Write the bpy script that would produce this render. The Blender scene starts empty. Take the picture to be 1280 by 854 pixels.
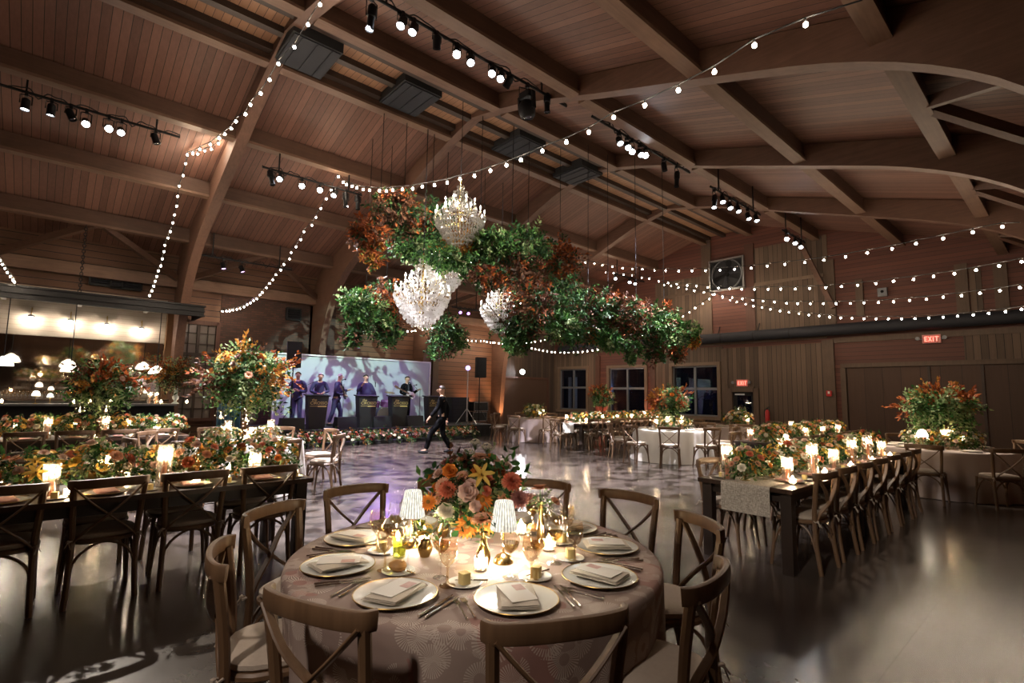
import bpy, math, random
import numpy as np
from mathutils import Vector, Matrix
PI = math.pi
RNG = np.random.default_rng(7)
random.seed(7)
S = bpy.context.scene
COL = S.collection

# ---------------------------------------------------------------- camera model (1280 x 854)
FPX = 642.5
CAMZ = 1.57
def _n(v): return v / np.linalg.norm(v)
_u = _n(np.array([722., 78., FPX]))
_w = np.array([-578., 57., FPX]); _w = _n(_w - _u * (_w @ _u))
CX, CY = -_w, _u
CZ = np.cross(CX, CY)
ROT = np.stack([CX, CY, CZ], 1)
CAM = np.array([0., 0., CAMZ])
def ray(px, py): return ROT.T @ np.array([px - 640., py - 427., FPX])
def P(px, py, x=None, y=None, z=None):
    d = ray(px, py)
    if x is not None: t = x / d[0]
    elif y is not None: t = y / d[1]
    else: t = (z - CAMZ) / d[2]
    return CAM + t * d
def Pplane(px, py, a, b):
    """point of a sight line in the vertical plane through a and b"""
    a = np.array(a, float); b = np.array(b, float)
    n = np.array([-(b - a)[1], (b - a)[0], 0.])
    d = ray(px, py)
    return CAM + d * (n @ (a - CAM)) / (n @ d)

# ---------------------------------------------------------------- scene helpers
def link(o, parent=None):
    COL.objects.link(o)
    if parent is not None: o.parent = parent
    return o
def tag(o, label, cat, group=None):
    o['label'] = label; o['category'] = cat
    if group: o['group'] = group
    return o
def thing(name, label, cat, loc=(0, 0, 0), rz=0., group=None, rot=None, scale=None):
    o = bpy.data.objects.new(name, None); o.empty_display_size = .1
    link(o); o.location = loc
    o.rotation_euler = rot if rot is not None else (0, 0, rz)
    if scale is not None: o.scale = scale if hasattr(scale, '__len__') else (scale,) * 3
    return tag(o, label, cat, group)
def obj(name, me, parent=None, loc=(0, 0, 0), rot=(0, 0, 0), scale=None, label=None):
    o = bpy.data.objects.new(name, me)
    link(o, parent); o.location = loc; o.rotation_euler = rot
    if scale is not None: o.scale = scale if hasattr(scale, '__len__') else (scale,) * 3
    if label: o['label'] = label
    return o
def struct(name, me, parent=None, loc=(0, 0, 0), rot=(0, 0, 0)):
    o = obj(name, me, parent, loc, rot)
    if parent is None: o['kind'] = 'structure'
    return o
def sempty(name, loc=(0, 0, 0)):
    o = bpy.data.objects.new(name, None); link(o); o.location = loc; o['kind'] = 'structure'
    return o
def dup(root, loc, rz=0., label=None, group=None, scale=None, rot=None):
    def rec(o, par):
        c = o.copy(); COL.objects.link(c)
        if par is not None: c.parent = par
        for ch in o.children: rec(ch, c)
        return c
    r = rec(root, None)
    r.location = loc; r.rotation_euler = rot if rot is not None else (0, 0, rz)
    if scale is not None: r.scale = scale if hasattr(scale, '__len__') else (scale,) * 3
    if label: r['label'] = label
    if group: r['group'] = group
    return r
class Proto:
    """first use places the original, later uses place copies"""
    def __init__(s, build): s.build = build; s.root = None
    def put(s, loc, rz, label, group=None, scale=None, rot=None):
        if s.root is None:
            s.root = s.build(); r = s.root
            r.location = loc; r.rotation_euler = rot if rot is not None else (0, 0, rz)
            if scale is not None: r.scale = scale if hasattr(scale, '__len__') else (scale,) * 3
            r['label'] = label
            if group: r['group'] = group
            return r
        return dup(s.root, loc, rz, label, group, scale if scale is not None else 1., rot)
ORD = ['first', 'second', 'third', 'fourth', 'fifth', 'sixth', 'seventh', 'eighth', 'ninth', 'tenth', 'eleventh', 'twelfth',
       'thirteenth', 'fourteenth', 'fifteenth', 'sixteenth', 'seventeenth', 'eighteenth', 'nineteenth', 'twentieth']

# ---------------------------------------------------------------- mesh builder
class MB:
    def __init__(s): s.v = []; s.f = []; s.m = []
    def add(s, vs, fs, mi=0):
        b = len(s.v); s.v += [tuple(map(float, v)) for v in vs]
        s.f += [tuple(b + i for i in f) for f in fs]; s.m += [mi] * len(fs)
        return s
    def box(s, c, d, rz=0., mi=0, R=None):
        x, y, z = d[0] / 2, d[1] / 2, d[2] / 2
        vs = [(-x, -y, -z), (x, -y, -z), (x, y, -z), (-x, y, -z), (-x, -y, z), (x, -y, z), (x, y, z), (-x, y, z)]
        M = R if R is not None else Matrix.Rotation(rz, 3, 'Z')
        vs = [tuple(M @ Vector(v) + Vector(c)) for v in vs]
        return s.add(vs, [(0, 3, 2, 1), (4, 5, 6, 7), (0, 1, 5, 4), (1, 2, 6, 5), (2, 3, 7, 6), (3, 0, 4, 7)], mi)
    def bar(s, p0, p1, w, h, mi=0, up=(0, 0, 1)):
        """square bar from p0 to p1, w across, h along up"""
        p0 = Vector(p0); p1 = Vector(p1); t = (p1 - p0).normalized(); u = Vector(up)
        if abs(t.dot(u)) > .98: u = Vector((1, 0, 0))
        r = t.cross(u).normalized(); q = r.cross(t).normalized()
        vs = []
        for p in (p0, p1):
            for a, b in ((-1, -1), (1, -1), (1, 1), (-1, 1)): vs.append(p + r * (a * w / 2) + q * (b * h / 2))
        return s.add(vs, [(3, 2, 1, 0), (4, 5, 6, 7), (0, 1, 5, 4), (1, 2, 6, 5), (2, 3, 7, 6), (3, 0, 4, 7)], mi)
    def sweep(s, path, prof, mi=0, up=(0, 0, 1), caps=True, closed=False, scales=None):
        """sweep a closed 2-D profile [(a,b)] (a sideways, b along up) along a path"""
        pts = [Vector(p) for p in path]; n = len(pts); k = len(prof); vs = []; fs = []
        for i, p in enumerate(pts):
            if closed: t = (pts[(i + 1) % n] - pts[i - 1]).normalized()
            else: t = (pts[min(i + 1, n - 1)] - pts[max(i - 1, 0)]).normalized()
            u = Vector(up)
            if abs(t.dot(u)) > .97: u = Vector((0, 1, 0)) if abs(t.y) < .9 else Vector((1, 0, 0))
            r = t.cross(u).normalized(); q = r.cross(t).normalized()
            sc = scales[i] if scales else 1.
            for a, b in prof: vs.append(p + r * a * sc + q * b * sc)
        m = n if closed else n - 1
        for i in range(m):
            j = (i + 1) % n
            for c in range(k):
                d = (c + 1) % k
                fs.append((i * k + c, i * k + d, j * k + d, j * k + c))
        if caps and not closed: fs += [tuple(range(k - 1, -1, -1)), tuple((n - 1) * k + c for c in range(k))]
        return s.add(vs, fs, mi)
    def tube(s, path, r, n=8, mi=0, caps=True, closed=False, up=(0, 0, 1)):
        if hasattr(r, '__len__'): sc = [x / r[0] for x in r]; r0 = r[0]
        else: sc = None; r0 = r
        prof = [(r0 * math.cos(2 * PI * i / n), r0 * math.sin(2 * PI * i / n)) for i in range(n)]
        return s.sweep(path, prof, mi, up, caps, closed, sc)
    def lathe(s, prof, n=16, c=(0, 0, 0), mi=0, R=None, cap=True):
        vs = []; fs = []; k = len(prof)
        for i in range(n):
            a = 2 * PI * i / n
            for r, z in prof:
                v = Vector((r * math.cos(a), r * math.sin(a), z))
                if R is not None: v = R @ v
                vs.append(v + Vector(c))
        for i in range(n):
            j = (i + 1) % n
            for q in range(k - 1): fs.append((i * k + q, j * k + q, j * k + q + 1, i * k + q + 1))
        if cap:
            if prof[0][0] > 1e-5: fs.append(tuple(i * k for i in range(n - 1, -1, -1)))
            if prof[-1][0] > 1e-5: fs.append(tuple(i * k + k - 1 for i in range(n)))
        return s.add(vs, fs, mi)
    def ball(s, c, r, n=10, mi=0):
        rr = r if hasattr(r, '__len__') else (r, r, r); k = max(4, n // 2 + 1)
        vs = []; fs = []
        for i in range(n):
            a = 2 * PI * i / n
            for j in range(k):
                b = -PI / 2 + PI * j / (k - 1)
                vs.append((c[0] + rr[0] * math.cos(b) * math.cos(a), c[1] + rr[1] * math.cos(b) * math.sin(a), c[2] + rr[2] * math.sin(b)))
        for i in range(n):
            q = (i + 1) % n
            for j in range(k - 1): fs.append((i * k + j, q * k + j, q * k + j + 1, i * k + j + 1))
        return s.add(vs, fs, mi)
    def prism(s, poly, ext, mi=0):
        """poly: 3-D points of a planar outline, ext: extrusion vector"""
        n = len(poly); e = Vector(ext); a = [Vector(p) for p in poly]
        vs = a + [p + e for p in a]
        fs = [tuple(range(n - 1, -1, -1)), tuple(range(n, 2 * n))] + [(i, (i + 1) % n, n + (i + 1) % n, n + i) for i in range(n)]
        return s.add(vs, fs, mi)
    def mesh(s, name, mats, smooth=True, angle=.6):
        me = bpy.data.meshes.new(name)
        me.from_pydata(s.v, [], s.f)
        for m in (mats if isinstance(mats, (list, tuple)) else [mats]): me.materials.append(m)
        me.polygons.foreach_set('material_index', s.m)
        if smooth:
            me.polygons.foreach_set('use_smooth', [True] * len(s.f))
            me.set_sharp_from_angle(angle=angle)
        me.update()
        return me
def rrect(w, h, r, n=3):
    """rounded rectangle profile"""
    out = []
    for cx, cy, a0 in ((w / 2 - r, h / 2 - r, 0), (-w / 2 + r, h / 2 - r, PI / 2), (-w / 2 + r, -h / 2 + r, PI), (w / 2 - r, -h / 2 + r, 1.5 * PI)):
        for i in range(n): 
            a = a0 + PI / 2 * i / (n - 1); out.append((cx + r * math.cos(a), cy + r * math.sin(a)))
    return out
def bez(p, n=8):
    """smooth curve through points (Catmull-Rom)"""
    p = [np.array(q, float) for q in p]; out = []
    for i in range(len(p) - 1):
        a = p[max(i - 1, 0)]; b = p[i]; c = p[i + 1]; d = p[min(i + 2, len(p) - 1)]
        for k in range(n):
            t = k / n
            out.append(.5 * (2 * b + (c - a) * t + (2 * a - 5 * b + 4 * c - d) * t * t + (3 * b - a - 3 * c + d) * t ** 3))
    out.append(p[-1]); return out

# ---------------------------------------------------------------- leaves (numpy)
def nrm(a): return a / np.maximum(np.linalg.norm(a, axis=1, keepdims=True), 1e-9)
def leaf_mesh(name, sets, mats):
    """sets: list of (P, D, N, L, W, mi): folded leaves"""
    V = []; F = []; M = []; b = 0
    for (p, d, n, L, W, mi) in sets:
        if len(p) == 0: continue
        d = nrm(d); s = nrm(np.cross(d, n)); n2 = np.cross(s, d)
        L = L[:, None]; W = W[:, None]
        mid = p + d * L * .45
        q = np.stack([p, mid + s * W / 2 + n2 * W * .18, p + d * L - n2 * L * .12, mid - s * W / 2 + n2 * W * .18, mid - n2 * L * .03], 1)
        V.append(q.reshape(-1, 3)); k = len(p)
        base = b + np.arange(k)[:, None] * 5
        f = np.concatenate([base + np.array([[0, 1, 4]]), base + np.array([[1, 2, 4]]), base + np.array([[2, 3, 4]]), base + np.array([[3, 0, 4]])], 0)
        F.append(f); M.append(np.full(len(f), mi)); b += 5 * k
    V = np.concatenate(V).astype(np.float32); F = np.concatenate(F).astype(np.int32); M = np.concatenate(M).astype(np.int32)
    me = bpy.data.meshes.new(name)
    me.vertices.add(len(V)); me.vertices.foreach_set('co', V.ravel())
    me.loops.add(F.size); me.loops.foreach_set('vertex_index', F.ravel())
    me.polygons.add(len(F)); me.polygons.foreach_set('loop_start', np.arange(len(F), dtype=np.int32) * 3)
    for m in mats: me.materials.append(m)
    me.polygons.foreach_set('material_index', M)
    me.update(calc_edges=True); me.validate()
    return me
def twigs(rng, c, rad, n, tl, k, ll, lw, droop=.25, shell=.6, updown=1.):
    """leafy twigs growing out of an ellipsoid: returns leaf arrays and twig lines"""
    c = np.array(c, float); rad = np.array(rad, float)
    dirn = nrm(rng.normal(size=(n, 3)))
    r = rng.uniform(shell * .5, 1., n) ** .7
    base = c + dirn * rad * r[:, None] * .8
    d = nrm(dirn * .9 + rng.normal(size=(n, 3)) * .55 + np.array([0, 0, -droop]))
    t = np.linspace(.15, 1., k)
    lens = tl * rng.uniform(.6, 1.3, n)
    pts = base[:, None, :] + d[:, None, :] * (t[None, :, None] * lens[:, None, None])
    pts[:, :, 2] -= droop * .5 * (t[None, :] ** 2) * lens[:, None]
    side = nrm(np.cross(d, rng.normal(size=(n, 3))))
    sg = np.where(np.arange(k) % 2 == 0, 1., -1.)
    dd = d[:, None, :] * .55 + side[:, None, :] * sg[None, :, None] * .85 + rng.normal(size=(n, k, 3)) * .25
    nn = np.cross(dd.reshape(-1, 3), rng.normal(size=(n * k, 3)))
    L = ll * rng.uniform(.6, 1.25, n * k); W = lw * rng.uniform(.7, 1.2, n * k)
    lines = [(base[i], pts[i, k // 2], pts[i, -1]) for i in range(n)]
    return pts.reshape(-1, 3), dd.reshape(-1, 3), nrm(nn), L, W, lines
# ---------------------------------------------------------------- materials
class NT:
    def __init__(s, mat):
        s.t = mat.node_tree; s.t.nodes.clear()
        s.out = s.t.nodes.new('ShaderNodeOutputMaterial')
    def n(s, kind, **kw):
        o = s.t.nodes.new('ShaderNode' + kind)
        ins = kw.pop('i', {})
        for a, b in kw.items(): setattr(o, a, b)
        for a, b in ins.items(): s.set(o.inputs[a], b)
        return o
    def set(s, inp, v):
        if isinstance(v, bpy.types.NodeSocket): s.t.links.new(v, inp)
        elif isinstance(v, bpy.types.Node): s.t.links.new(v.outputs[0], inp)
        else: inp.default_value = v
    def math(s, op, a, b=0., c=0.):
        return s.n('Math', operation=op, i={0: a, 1: b, 2: c}).outputs[0]
    def mix(s, f, a, b, blend='MIX'):
        m = s.n('Mix', data_type='RGBA', blend_type=blend, i={0: f, 6: a, 7: b}); return m.outputs[2]
    def ramp(s, f, stops):
        r = s.n('ValToRGB', i={0: f}); e = r.color_ramp.elements
        while len(e) < len(stops): e.new(.5)
        for k, (p, c) in enumerate(stops): e[k].position = p; e[k].color = rgba(c)
        return r.outputs[0]
    def noise(s, vec=None, scale=5., detail=3., rough=.55, out=0):
        k = s.n('TexNoise', i={'Scale': scale, 'Detail': detail, 'Roughness': rough})
        if vec is not None: s.set(k.inputs['Vector'], vec)
        return k.outputs[out]
    def coord(s, which='Object'): return s.n('TexCoord').outputs[which]
    def mapping(s, vec, scale=(1, 1, 1), rot=(0, 0, 0), loc=(0, 0, 0)):
        return s.n('Mapping', i={'Vector': vec, 'Scale': scale, 'Rotation': rot, 'Location': loc}).outputs[0]
    def bump(s, h, strength=.3, dist=.01):
        return s.n('Bump', i={'Height': h, 'Strength': strength, 'Distance': dist}).outputs[0]
    def bsdf(s, col, rough=.5, metal=0., normal=None, **kw):
        b = s.n('BsdfPrincipled', i={'Base Color': col if not isinstance(col, tuple) else rgba(col), 'Roughness': rough, 'Metallic': metal})
        for a, v in kw.items(): s.set(b.inputs[a.replace('_', ' ')], v)
        if normal is not None: s.set(b.inputs['Normal'], normal)
        return b
    def done(s, sh): s.t.links.new(sh.outputs[0] if isinstance(sh, bpy.types.Node) else sh, s.out.inputs[0])
def rgba(c): return tuple(c) + (1.,) if len(c) == 3 else tuple(c)
def newmat(name):
    m = bpy.data.materials.new(name); m.use_nodes = True
    return m, NT(m)
def simple(name, col, rough=.5, metal=0., var=.12, scale=6., bump=0., **kw):
    """base colour with a soft procedural variation"""
    m, t = newmat(name)
    nz = t.noise(t.coord(), scale, 4)
    c = t.mix(nz, rgba(tuple(x * (1 - var) for x in col)), rgba(tuple(min(1, x * (1 + var)) for x in col)))
    t.done(t.bsdf(c, rough, metal, t.bump(nz, bump, .01) if bump else None, **kw)); return m
def emit(name, col, strength):
    m, t = newmat(name)
    t.done(t.n('Emission', i={'Color': rgba(col), 'Strength': strength})); return m
def thin_glass(name, col=(1, 1, 1), tint=.93, gloss=.12, rough=.02):
    """thin-walled glass: clear with fresnel reflections"""
    m, t = newmat(name)
    lw = t.n('LayerWeight', i={'Blend': .35}).outputs['Facing']
    f = t.math('MULTIPLY_ADD', t.math('POWER', lw, 2.5), .75, gloss)
    tr = t.n('BsdfTransparent', i={'Color': rgba(tuple(c * tint for c in col))})
    gl = t.n('BsdfGlossy', i={'Color': (1, 1, 1, 1), 'Roughness': rough})
    t.done(t.n('MixShader', i={0: f, 1: tr, 2: gl})); return m
def planks(name, axis, w, c1, c2, grain, rough=.6, gap=.035, gapcol=(.01, .006, .004), gs=1., tone=.5):
    """boards laid side by side along an object axis, grain running along another"""
    m, t = newmat(name)
    co = t.coord(); sp = t.n('SeparateXYZ', i={0: co})
    a = t.math('DIVIDE', sp.outputs[axis], w)
    fl = t.math('FLOOR', a); fr = t.math('FRACT', a)
    rnd = t.n('TexWhiteNoise', noise_dimensions='1D', i={'W': fl}).outputs[0]
    sc = [26. * gs] * 3; sc[grain] = 1.1 * gs
    off = t.n('CombineXYZ', i={grain: t.math('MULTIPLY', rnd, 37.)}).outputs[0]
    vec = t.n('VectorMath', operation='ADD', i={0: co, 1: off}).outputs[0]
    g = t.noise(t.mapping(vec, sc), 1., 5, .65)
    big = t.noise(t.mapping(co, (.5, .5, .5)), 1., 2)
    f = t.math('ADD', t.math('MULTIPLY', rnd, tone), t.math('MULTIPLY', t.math('ADD', g, t.math('MULTIPLY', big, .5)), .62))
    col = t.mix(t.n('Clamp', i={0: t.math('SUBTRACT', f, .18)}).outputs[0], rgba(c1), rgba(c2))
    edge = t.math('LESS_THAN', t.math('MINIMUM', fr, t.math('SUBTRACT', 1., fr)), gap)
    col = t.mix(edge, col, rgba(gapcol))
    h = t.math('SUBTRACT', t.math('MULTIPLY', g, .3), edge)
    t.done(t.bsdf(col, rough, 0., t.bump(h, .4, .006))); return m
def wood(name, c1, c2, grain=2, rough=.5, gs=1.):
    m, t = newmat(name)
    sc = [22. * gs] * 3; sc[grain] = 1.6 * gs
    co = t.coord()
    g = t.noise(t.mapping(co, sc), 1., 5, .62)
    k = t.noise(co, 3.5, 3)
    col = t.mix(t.n('Clamp', i={0: t.math('ADD', t.math('MULTIPLY', g, .9), t.math('SUBTRACT', t.math('MULTIPLY', k, .5), .25))}).outputs[0], rgba(c1), rgba(c2))
    t.done(t.bsdf(col, rough, 0., t.bump(g, .18, .004))); return m
def leafmat(name, cols, rough=.5, trans=.25):
    m, t = newmat(name)
    rnd = t.n('NewGeometry').outputs['Random Per Island']
    n = len(cols)
    c = t.ramp(rnd, [(k / max(1, n - 1), cols[k]) for k in range(n)])
    b = t.bsdf(c, rough + .12, Specular_IOR_Level=.25)
    tl = t.n('BsdfTranslucent', i={'Color': c})
    t.done(t.n('MixShader', i={0: trans, 1: b, 2: tl})); return m

M = {}
M['roof'] = planks('roof_boards', 1, .15, (.070, .031, .022), (.215, .104, .073), 0, .62, .035, gs=.8)
M['ridgeboard'] = planks('ridge_boards', 1, .14, (.22, .11, .06), (.36, .195, .11), 0, .6, .03)
M['glulam'] = wood('laminated_timber', (.060, .029, .019), (.180, .092, .060), 0, .6, .9)
M['purlin'] = wood('purlin_timber', (.045, .021, .014), (.120, .060, .038), 1, .6, .9)
M['purlinface'] = wood('purlin_lower_board', (.085, .045, .030), (.210, .120, .078), 1, .6, 1.)
M['darkbeam'] = wood('dark_ridge_timber', (.02, .011, .008), (.045, .024, .016), 1, .6, .6)
M['redsiding'] = planks('red_horizontal_siding', 2, .14, (.055, .016, .010), (.135, .042, .026), 0, .65, .04)
M['redsidingY'] = planks('log_siding', 2, .2, (.075, .032, .017), (.16, .075, .04), 1, .65, .05)
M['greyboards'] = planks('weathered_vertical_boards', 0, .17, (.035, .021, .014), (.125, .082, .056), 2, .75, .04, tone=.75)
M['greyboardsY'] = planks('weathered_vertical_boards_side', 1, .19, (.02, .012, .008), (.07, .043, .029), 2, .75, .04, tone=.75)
M['trim'] = wood('trim_boards', (.055, .032, .02), (.12, .076, .05), 2, .65)
M['trimlight'] = wood('pale_trim_boards', (.10, .065, .043), (.20, .135, .092), 2, .65)
M['redpost'] = wood('red_posts', (.05, .018, .011), (.10, .04, .024), 2, .65)
M['barndoor'] = planks('barn_door_boards', 0, .5, (.035, .017, .010), (.075, .037, .022), 2, .7, .01, tone=.5)
M['black'] = simple('black_metal', (.012, .012, .014), .45, .6)
M['blackmat'] = simple('matt_black', (.010, .010, .012), .8)
M['panelbox'] = simple('dark_steel_box', (.009, .010, .016), .75, .0)
M['steel'] = simple('brushed_steel', (.45, .45, .46), .35, 1.)
M['grey'] = simple('grey_metal', (.16, .165, .18), .5, .5)
M['chrome'] = simple('polished_silver', (.75, .70, .64), .16, 1.)
M['gold'] = simple('brushed_gold', (.62, .43, .17), .26, 1.)
M['brassdark'] = simple('antique_brass', (.36, .24, .08), .32, 1.)
M['chair'] = wood('chair_wood', (.075, .040, .020), (.225, .132, .070), 2, .45, 1.3)
M['cushion'] = simple('linen_cushion', (.42, .355, .29), .9, 0., .08, 60., .2)
M['tabledark'] = planks('dark_table_boards', 0, .2, (.018, .009, .006), (.06, .03, .018), 1, .35, .02)
M['tableleg'] = wood('dark_table_legs', (.012, .008, .006), (.035, .02, .014), 2, .45)
M['plate'] = simple('ivory_porcelain', (.66, .66, .62), .14, 0., .03)
M['napkin'] = simple('linen_napkin', (.58, .52, .43), .9, 0., .07, 80., .2)
M['napkinpink'] = simple('blush_napkin', (.62, .36, .30), .9, 0., .07, 80., .2)
M['card'] = simple('menu_card_paper', (.70, .67, .62), .8, 0., .02)
M['cardpink'] = simple('menu_card_print', (.55, .36, .33), .8, 0., .2, 60.)
M['bread'] = simple('bread_crust', (.52, .28, .09), .6, 0., .3, 30., .3)
M['butter'] = simple('butter', (.78, .62, .26), .45, 0., .06)
M['glass'] = thin_glass('clear_glass', (1, 1, 1), .95, .10)
M['glassamber'] = thin_glass('amber_glass', (1., .90, .76), .93, .11)
M['glassgreen'] = thin_glass('green_glass', (.82, .86, .45), .85, .09)
M['wine'] = thin_glass('pale_wine', (.95, .78, .45), .85, .05)
M['candlepink'] = simple('terracotta_candle_wax', (.68, .27, .14), .5, 0., .05, Subsurface_Weight=.15)
M['candlewhite'] = simple('ivory_candle_wax', (.85, .78, .62), .5, 0., .05)
M['flame'] = emit('candle_flame', (1., .72, .42), 340.)
M['bulb'] = emit('festoon_bulb_glow', (1., .80, .58), 250.)
M['chandbulb'] = emit('chandelier_candle_bulb', (1., .88, .74), 160.)
M['parlens'] = emit('lit_lamp_lens', (.86, .92, 1.), 24.)
M['parbright'] = emit('bright_lamp_lens', (.88, .93, 1.), 90.)
M['purplelens'] = emit('purple_lamp_lens', (.62, .28, 1.), 4.)
M['pinklens'] = emit('pink_lamp_lens', (.85, .50, 1.), 3.)
M['lensoff'] = simple('dark_lens', (.03, .03, .045), .1, 0.)
M['shadeglow'] = emit('pendant_shade_glow', (1., .88, .70), 5.5)
M['wallbulb'] = emit('wall_lamp_bulb', (1., .86, .68), 260.)
M['exitred'] = emit('exit_letters', (1., .10, .07), 5.)
M['exitface'] = simple('exit_sign_face', (.60, .22, .20), .5, 0., .05)
M['whitepaint'] = simple('white_paint', (.70, .68, .64), .5)
M['red'] = simple('red_enamel', (.42, .02, .02), .3)
M['crystal'] = thin_glass('cut_crystal', (1, 1, .98), .96, .30, .05)
M['windowpane'] = thin_glass('night_window_pane', (.75, .8, .9), .85, .05)
M['bush'] = leafmat('green_leaves', [(.012, .045, .012), (.03, .10, .022), (.06, .16, .035), (.11, .20, .05)])
M['darkbush'] = leafmat('dark_green_leaves', [(.008, .026, .010), (.018, .055, .018), (.035, .085, .025), (.06, .10, .03)])
M['rust'] = leafmat('rust_leaves', [(.11, .025, .010), (.24, .06, .018), (.36, .10, .02), (.20, .05, .016)])
M['ochre'] = leafmat('ochre_leaves', [(.40, .17, .03), (.50, .26, .05), (.30, .10, .02)])
M['brownleaf'] = leafmat('brown_leaves', [(.045, .018, .012), (.10, .04, .02), (.15, .07, .035), (.07, .03, .02)])
M['sage'] = leafmat('pale_green_leaves', [(.16, .22, .10), (.26, .32, .14), (.12, .20, .08)])
M['twig'] = simple('brown_twigs', (.06, .035, .02), .8)
M['stem'] = simple('green_stems', (.08, .16, .04), .6)
def petal(name, a, b): return leafmat(name, [a, tuple((x + y) / 2 for x, y in zip(a, b)), b], .55, .2)
PET = dict(peach=petal('peach_petals', (.72, .34, .20), (.85, .52, .34)), blush=petal('blush_petals', (.78, .50, .42), (.88, .68, .58)),
           white=petal('cream_petals', (.80, .74, .58), (.90, .86, .74)), orange=petal('orange_petals', (.72, .20, .03), (.85, .34, .06)),
           rust=petal('rust_petals', (.34, .08, .03), (.52, .16, .06)), burgundy=petal('burgundy_petals', (.18, .02, .02), (.32, .05, .04)),
           yellow=petal('yellow_petals', (.72, .42, .06), (.85, .60, .14)), coral=petal('coral_petals', (.66, .17, .10), (.80, .30, .18)),
           mauve=petal('dusty_rose_petals', (.42, .18, .16), (.58, .30, .26)))
M['pistil'] = simple('flower_centre', (.25, .13, .02), .8, 0., .3, 90., .5)

def floor_material():
    m, t = newmat('polished_concrete')
    co = t.coord()
    n1 = t.noise(co, .45, 4, .5); n2 = t.noise(co, 2.2, 3, .5); n3 = t.noise(co, 28., 3, .6)
    f = t.math('ADD', t.math('MULTIPLY', n1, .55), t.math('ADD', t.math('MULTIPLY', n2, .25), t.math('MULTIPLY', n3, .12)))
    c = t.ramp(f, [(.25, (.038, .029, .024)), (.46, (.064, .050, .042)), (.66, (.100, .082, .069))])
    sp = t.n('SeparateXYZ', i={0: co})
    def joint(ch, per, off):
        fr = t.math('FRACT', t.math('DIVIDE', t.math('ADD', sp.outputs[ch], off), per))
        return t.math('LESS_THAN', fr, .008 / per)
    j = t.math('MAXIMUM', joint(0, 4.6, .9), joint(1, 4.42, 1.5))
    c = t.mix(j, c, (.012, .009, .007, 1))
    r = t.math('MULTIPLY_ADD', n2, .10, .15)
    b = t.bsdf(c, r, 0., t.bump(t.math('SUBTRACT', 1., j), .15, .004))
    b.inputs['Specular IOR Level'].default_value = .6
    t.done(b); return m
M['floor'] = floor_material()
def burst(t, d, dist, uv):
    sp = t.n('SeparateXYZ', i={0: d})
    ang = t.math('ARCTAN2', sp.outputs[1], sp.outputs[0])
    st = t.math('GREATER_THAN', t.math('SINE', t.math('MULTIPLY', ang, 36.)), .15)
    ring = t.math('MULTIPLY', t.math('GREATER_THAN', dist, .20), t.math('LESS_THAN', dist, .48))
    part = t.math('GREATER_THAN', t.noise(uv, 5.1, 2), .47)
    return t.math('MULTIPLY', st, t.math('MULTIPLY', ring, part))
def cloth_material():
    m, t = newmat('burst_patterned_cloth')
    uv = t.coord('UV'); masks = []
    for sc, off in ((7.4, 0.), (6.3, 3.37)):
        vv = t.mapping(uv, (1, 1, 1), (0, 0, 0), (off, off * .6, 0))
        v = t.n('TexVoronoi', feature='F1', i={'Scale': sc, 'Randomness': .8, 'Vector': vv})
        d = t.n('VectorMath', operation='SUBTRACT', i={0: vv, 1: v.outputs['Position']}).outputs[0]
        masks.append(burst(t, d, v.outputs['Distance'], vv))
    mask = t.math('MAXIMUM', masks[0], masks[1])
    wash = t.noise(uv, 1.7, 4, .6)
    base = t.ramp(wash, [(.30, (.20, .135, .115)), (.5, (.285, .21, .18)), (.68, (.34, .265, .225))])
    pinkm = t.math('MULTIPLY', t.math('GREATER_THAN', t.noise(t.mapping(uv, (1, 1, 1), (0, 0, 0), (3.3, 1.2, 0)), 2.1, 3), .60), .55)
    base = t.mix(pinkm, base, (.30, .12, .10, 1))
    c = t.mix(t.math('MULTIPLY', mask, .62), base, (.62, .54, .46, 1))
    weave = t.noise(uv, 220., 2)
    t.done(t.bsdf(c, .85, 0., t.bump(t.math('ADD', t.math('MULTIPLY', mask, .6), weave), .18, .003))); return m
M['cloth'] = cloth_material()
def linen(name, col):
    m, t = newmat(name)
    uv = t.coord('UV'); w = t.noise(uv, 90., 3)
    c = t.mix(t.noise(uv, 3., 3), rgba(tuple(x * .9 for x in col)), rgba(col))
    t.done(t.bsdf(c, .88, 0., t.bump(w, .15, .003))); return m
M['linenwhite'] = linen('white_linen', (.74, .71, .66)); M['linengrey'] = linen('taupe_linen', (.42, .34, .30))
M['linenrose'] = linen('dusky_linen', (.46, .37, .36))
def runner_material():
    m, t = newmat('grey_woven_runner')
    co = t.coord(); a = t.noise(t.mapping(co, (400, 40, 40)), 1., 2); b = t.noise(t.mapping(co, (40, 400, 400)), 1., 2)
    c = t.ramp(t.math('MULTIPLY', t.math('ADD', a, b), .5), [(.4, (.20, .18, .15)), (.6, (.58, .53, .46))])
    t.done(t.bsdf(c, .9)); return m
M['runner'] = runner_material()
def shiplap():
    m, t = newmat('white_shiplap')
    sp = t.n('SeparateXYZ', i={0: t.coord()})
    fr = t.math('FRACT', t.math('DIVIDE', sp.outputs[2], .13)); e = t.math('LESS_THAN', fr, .06)
    c = t.mix(e, (.40, .345, .285, 1), (.24, .20, .16, 1))
    t.done(t.bsdf(c, .6)); return m
M['shiplap'] = shiplap()
def mirror():
    m, t = newmat('old_mirror')
    c = t.mix(t.noise(t.coord(), 2., 3), (.70, .66, .60, 1), (.85, .80, .74, 1))
    t.done(t.bsdf(c, .05, 1.)); return m
M['mirror'] = mirror()
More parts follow.
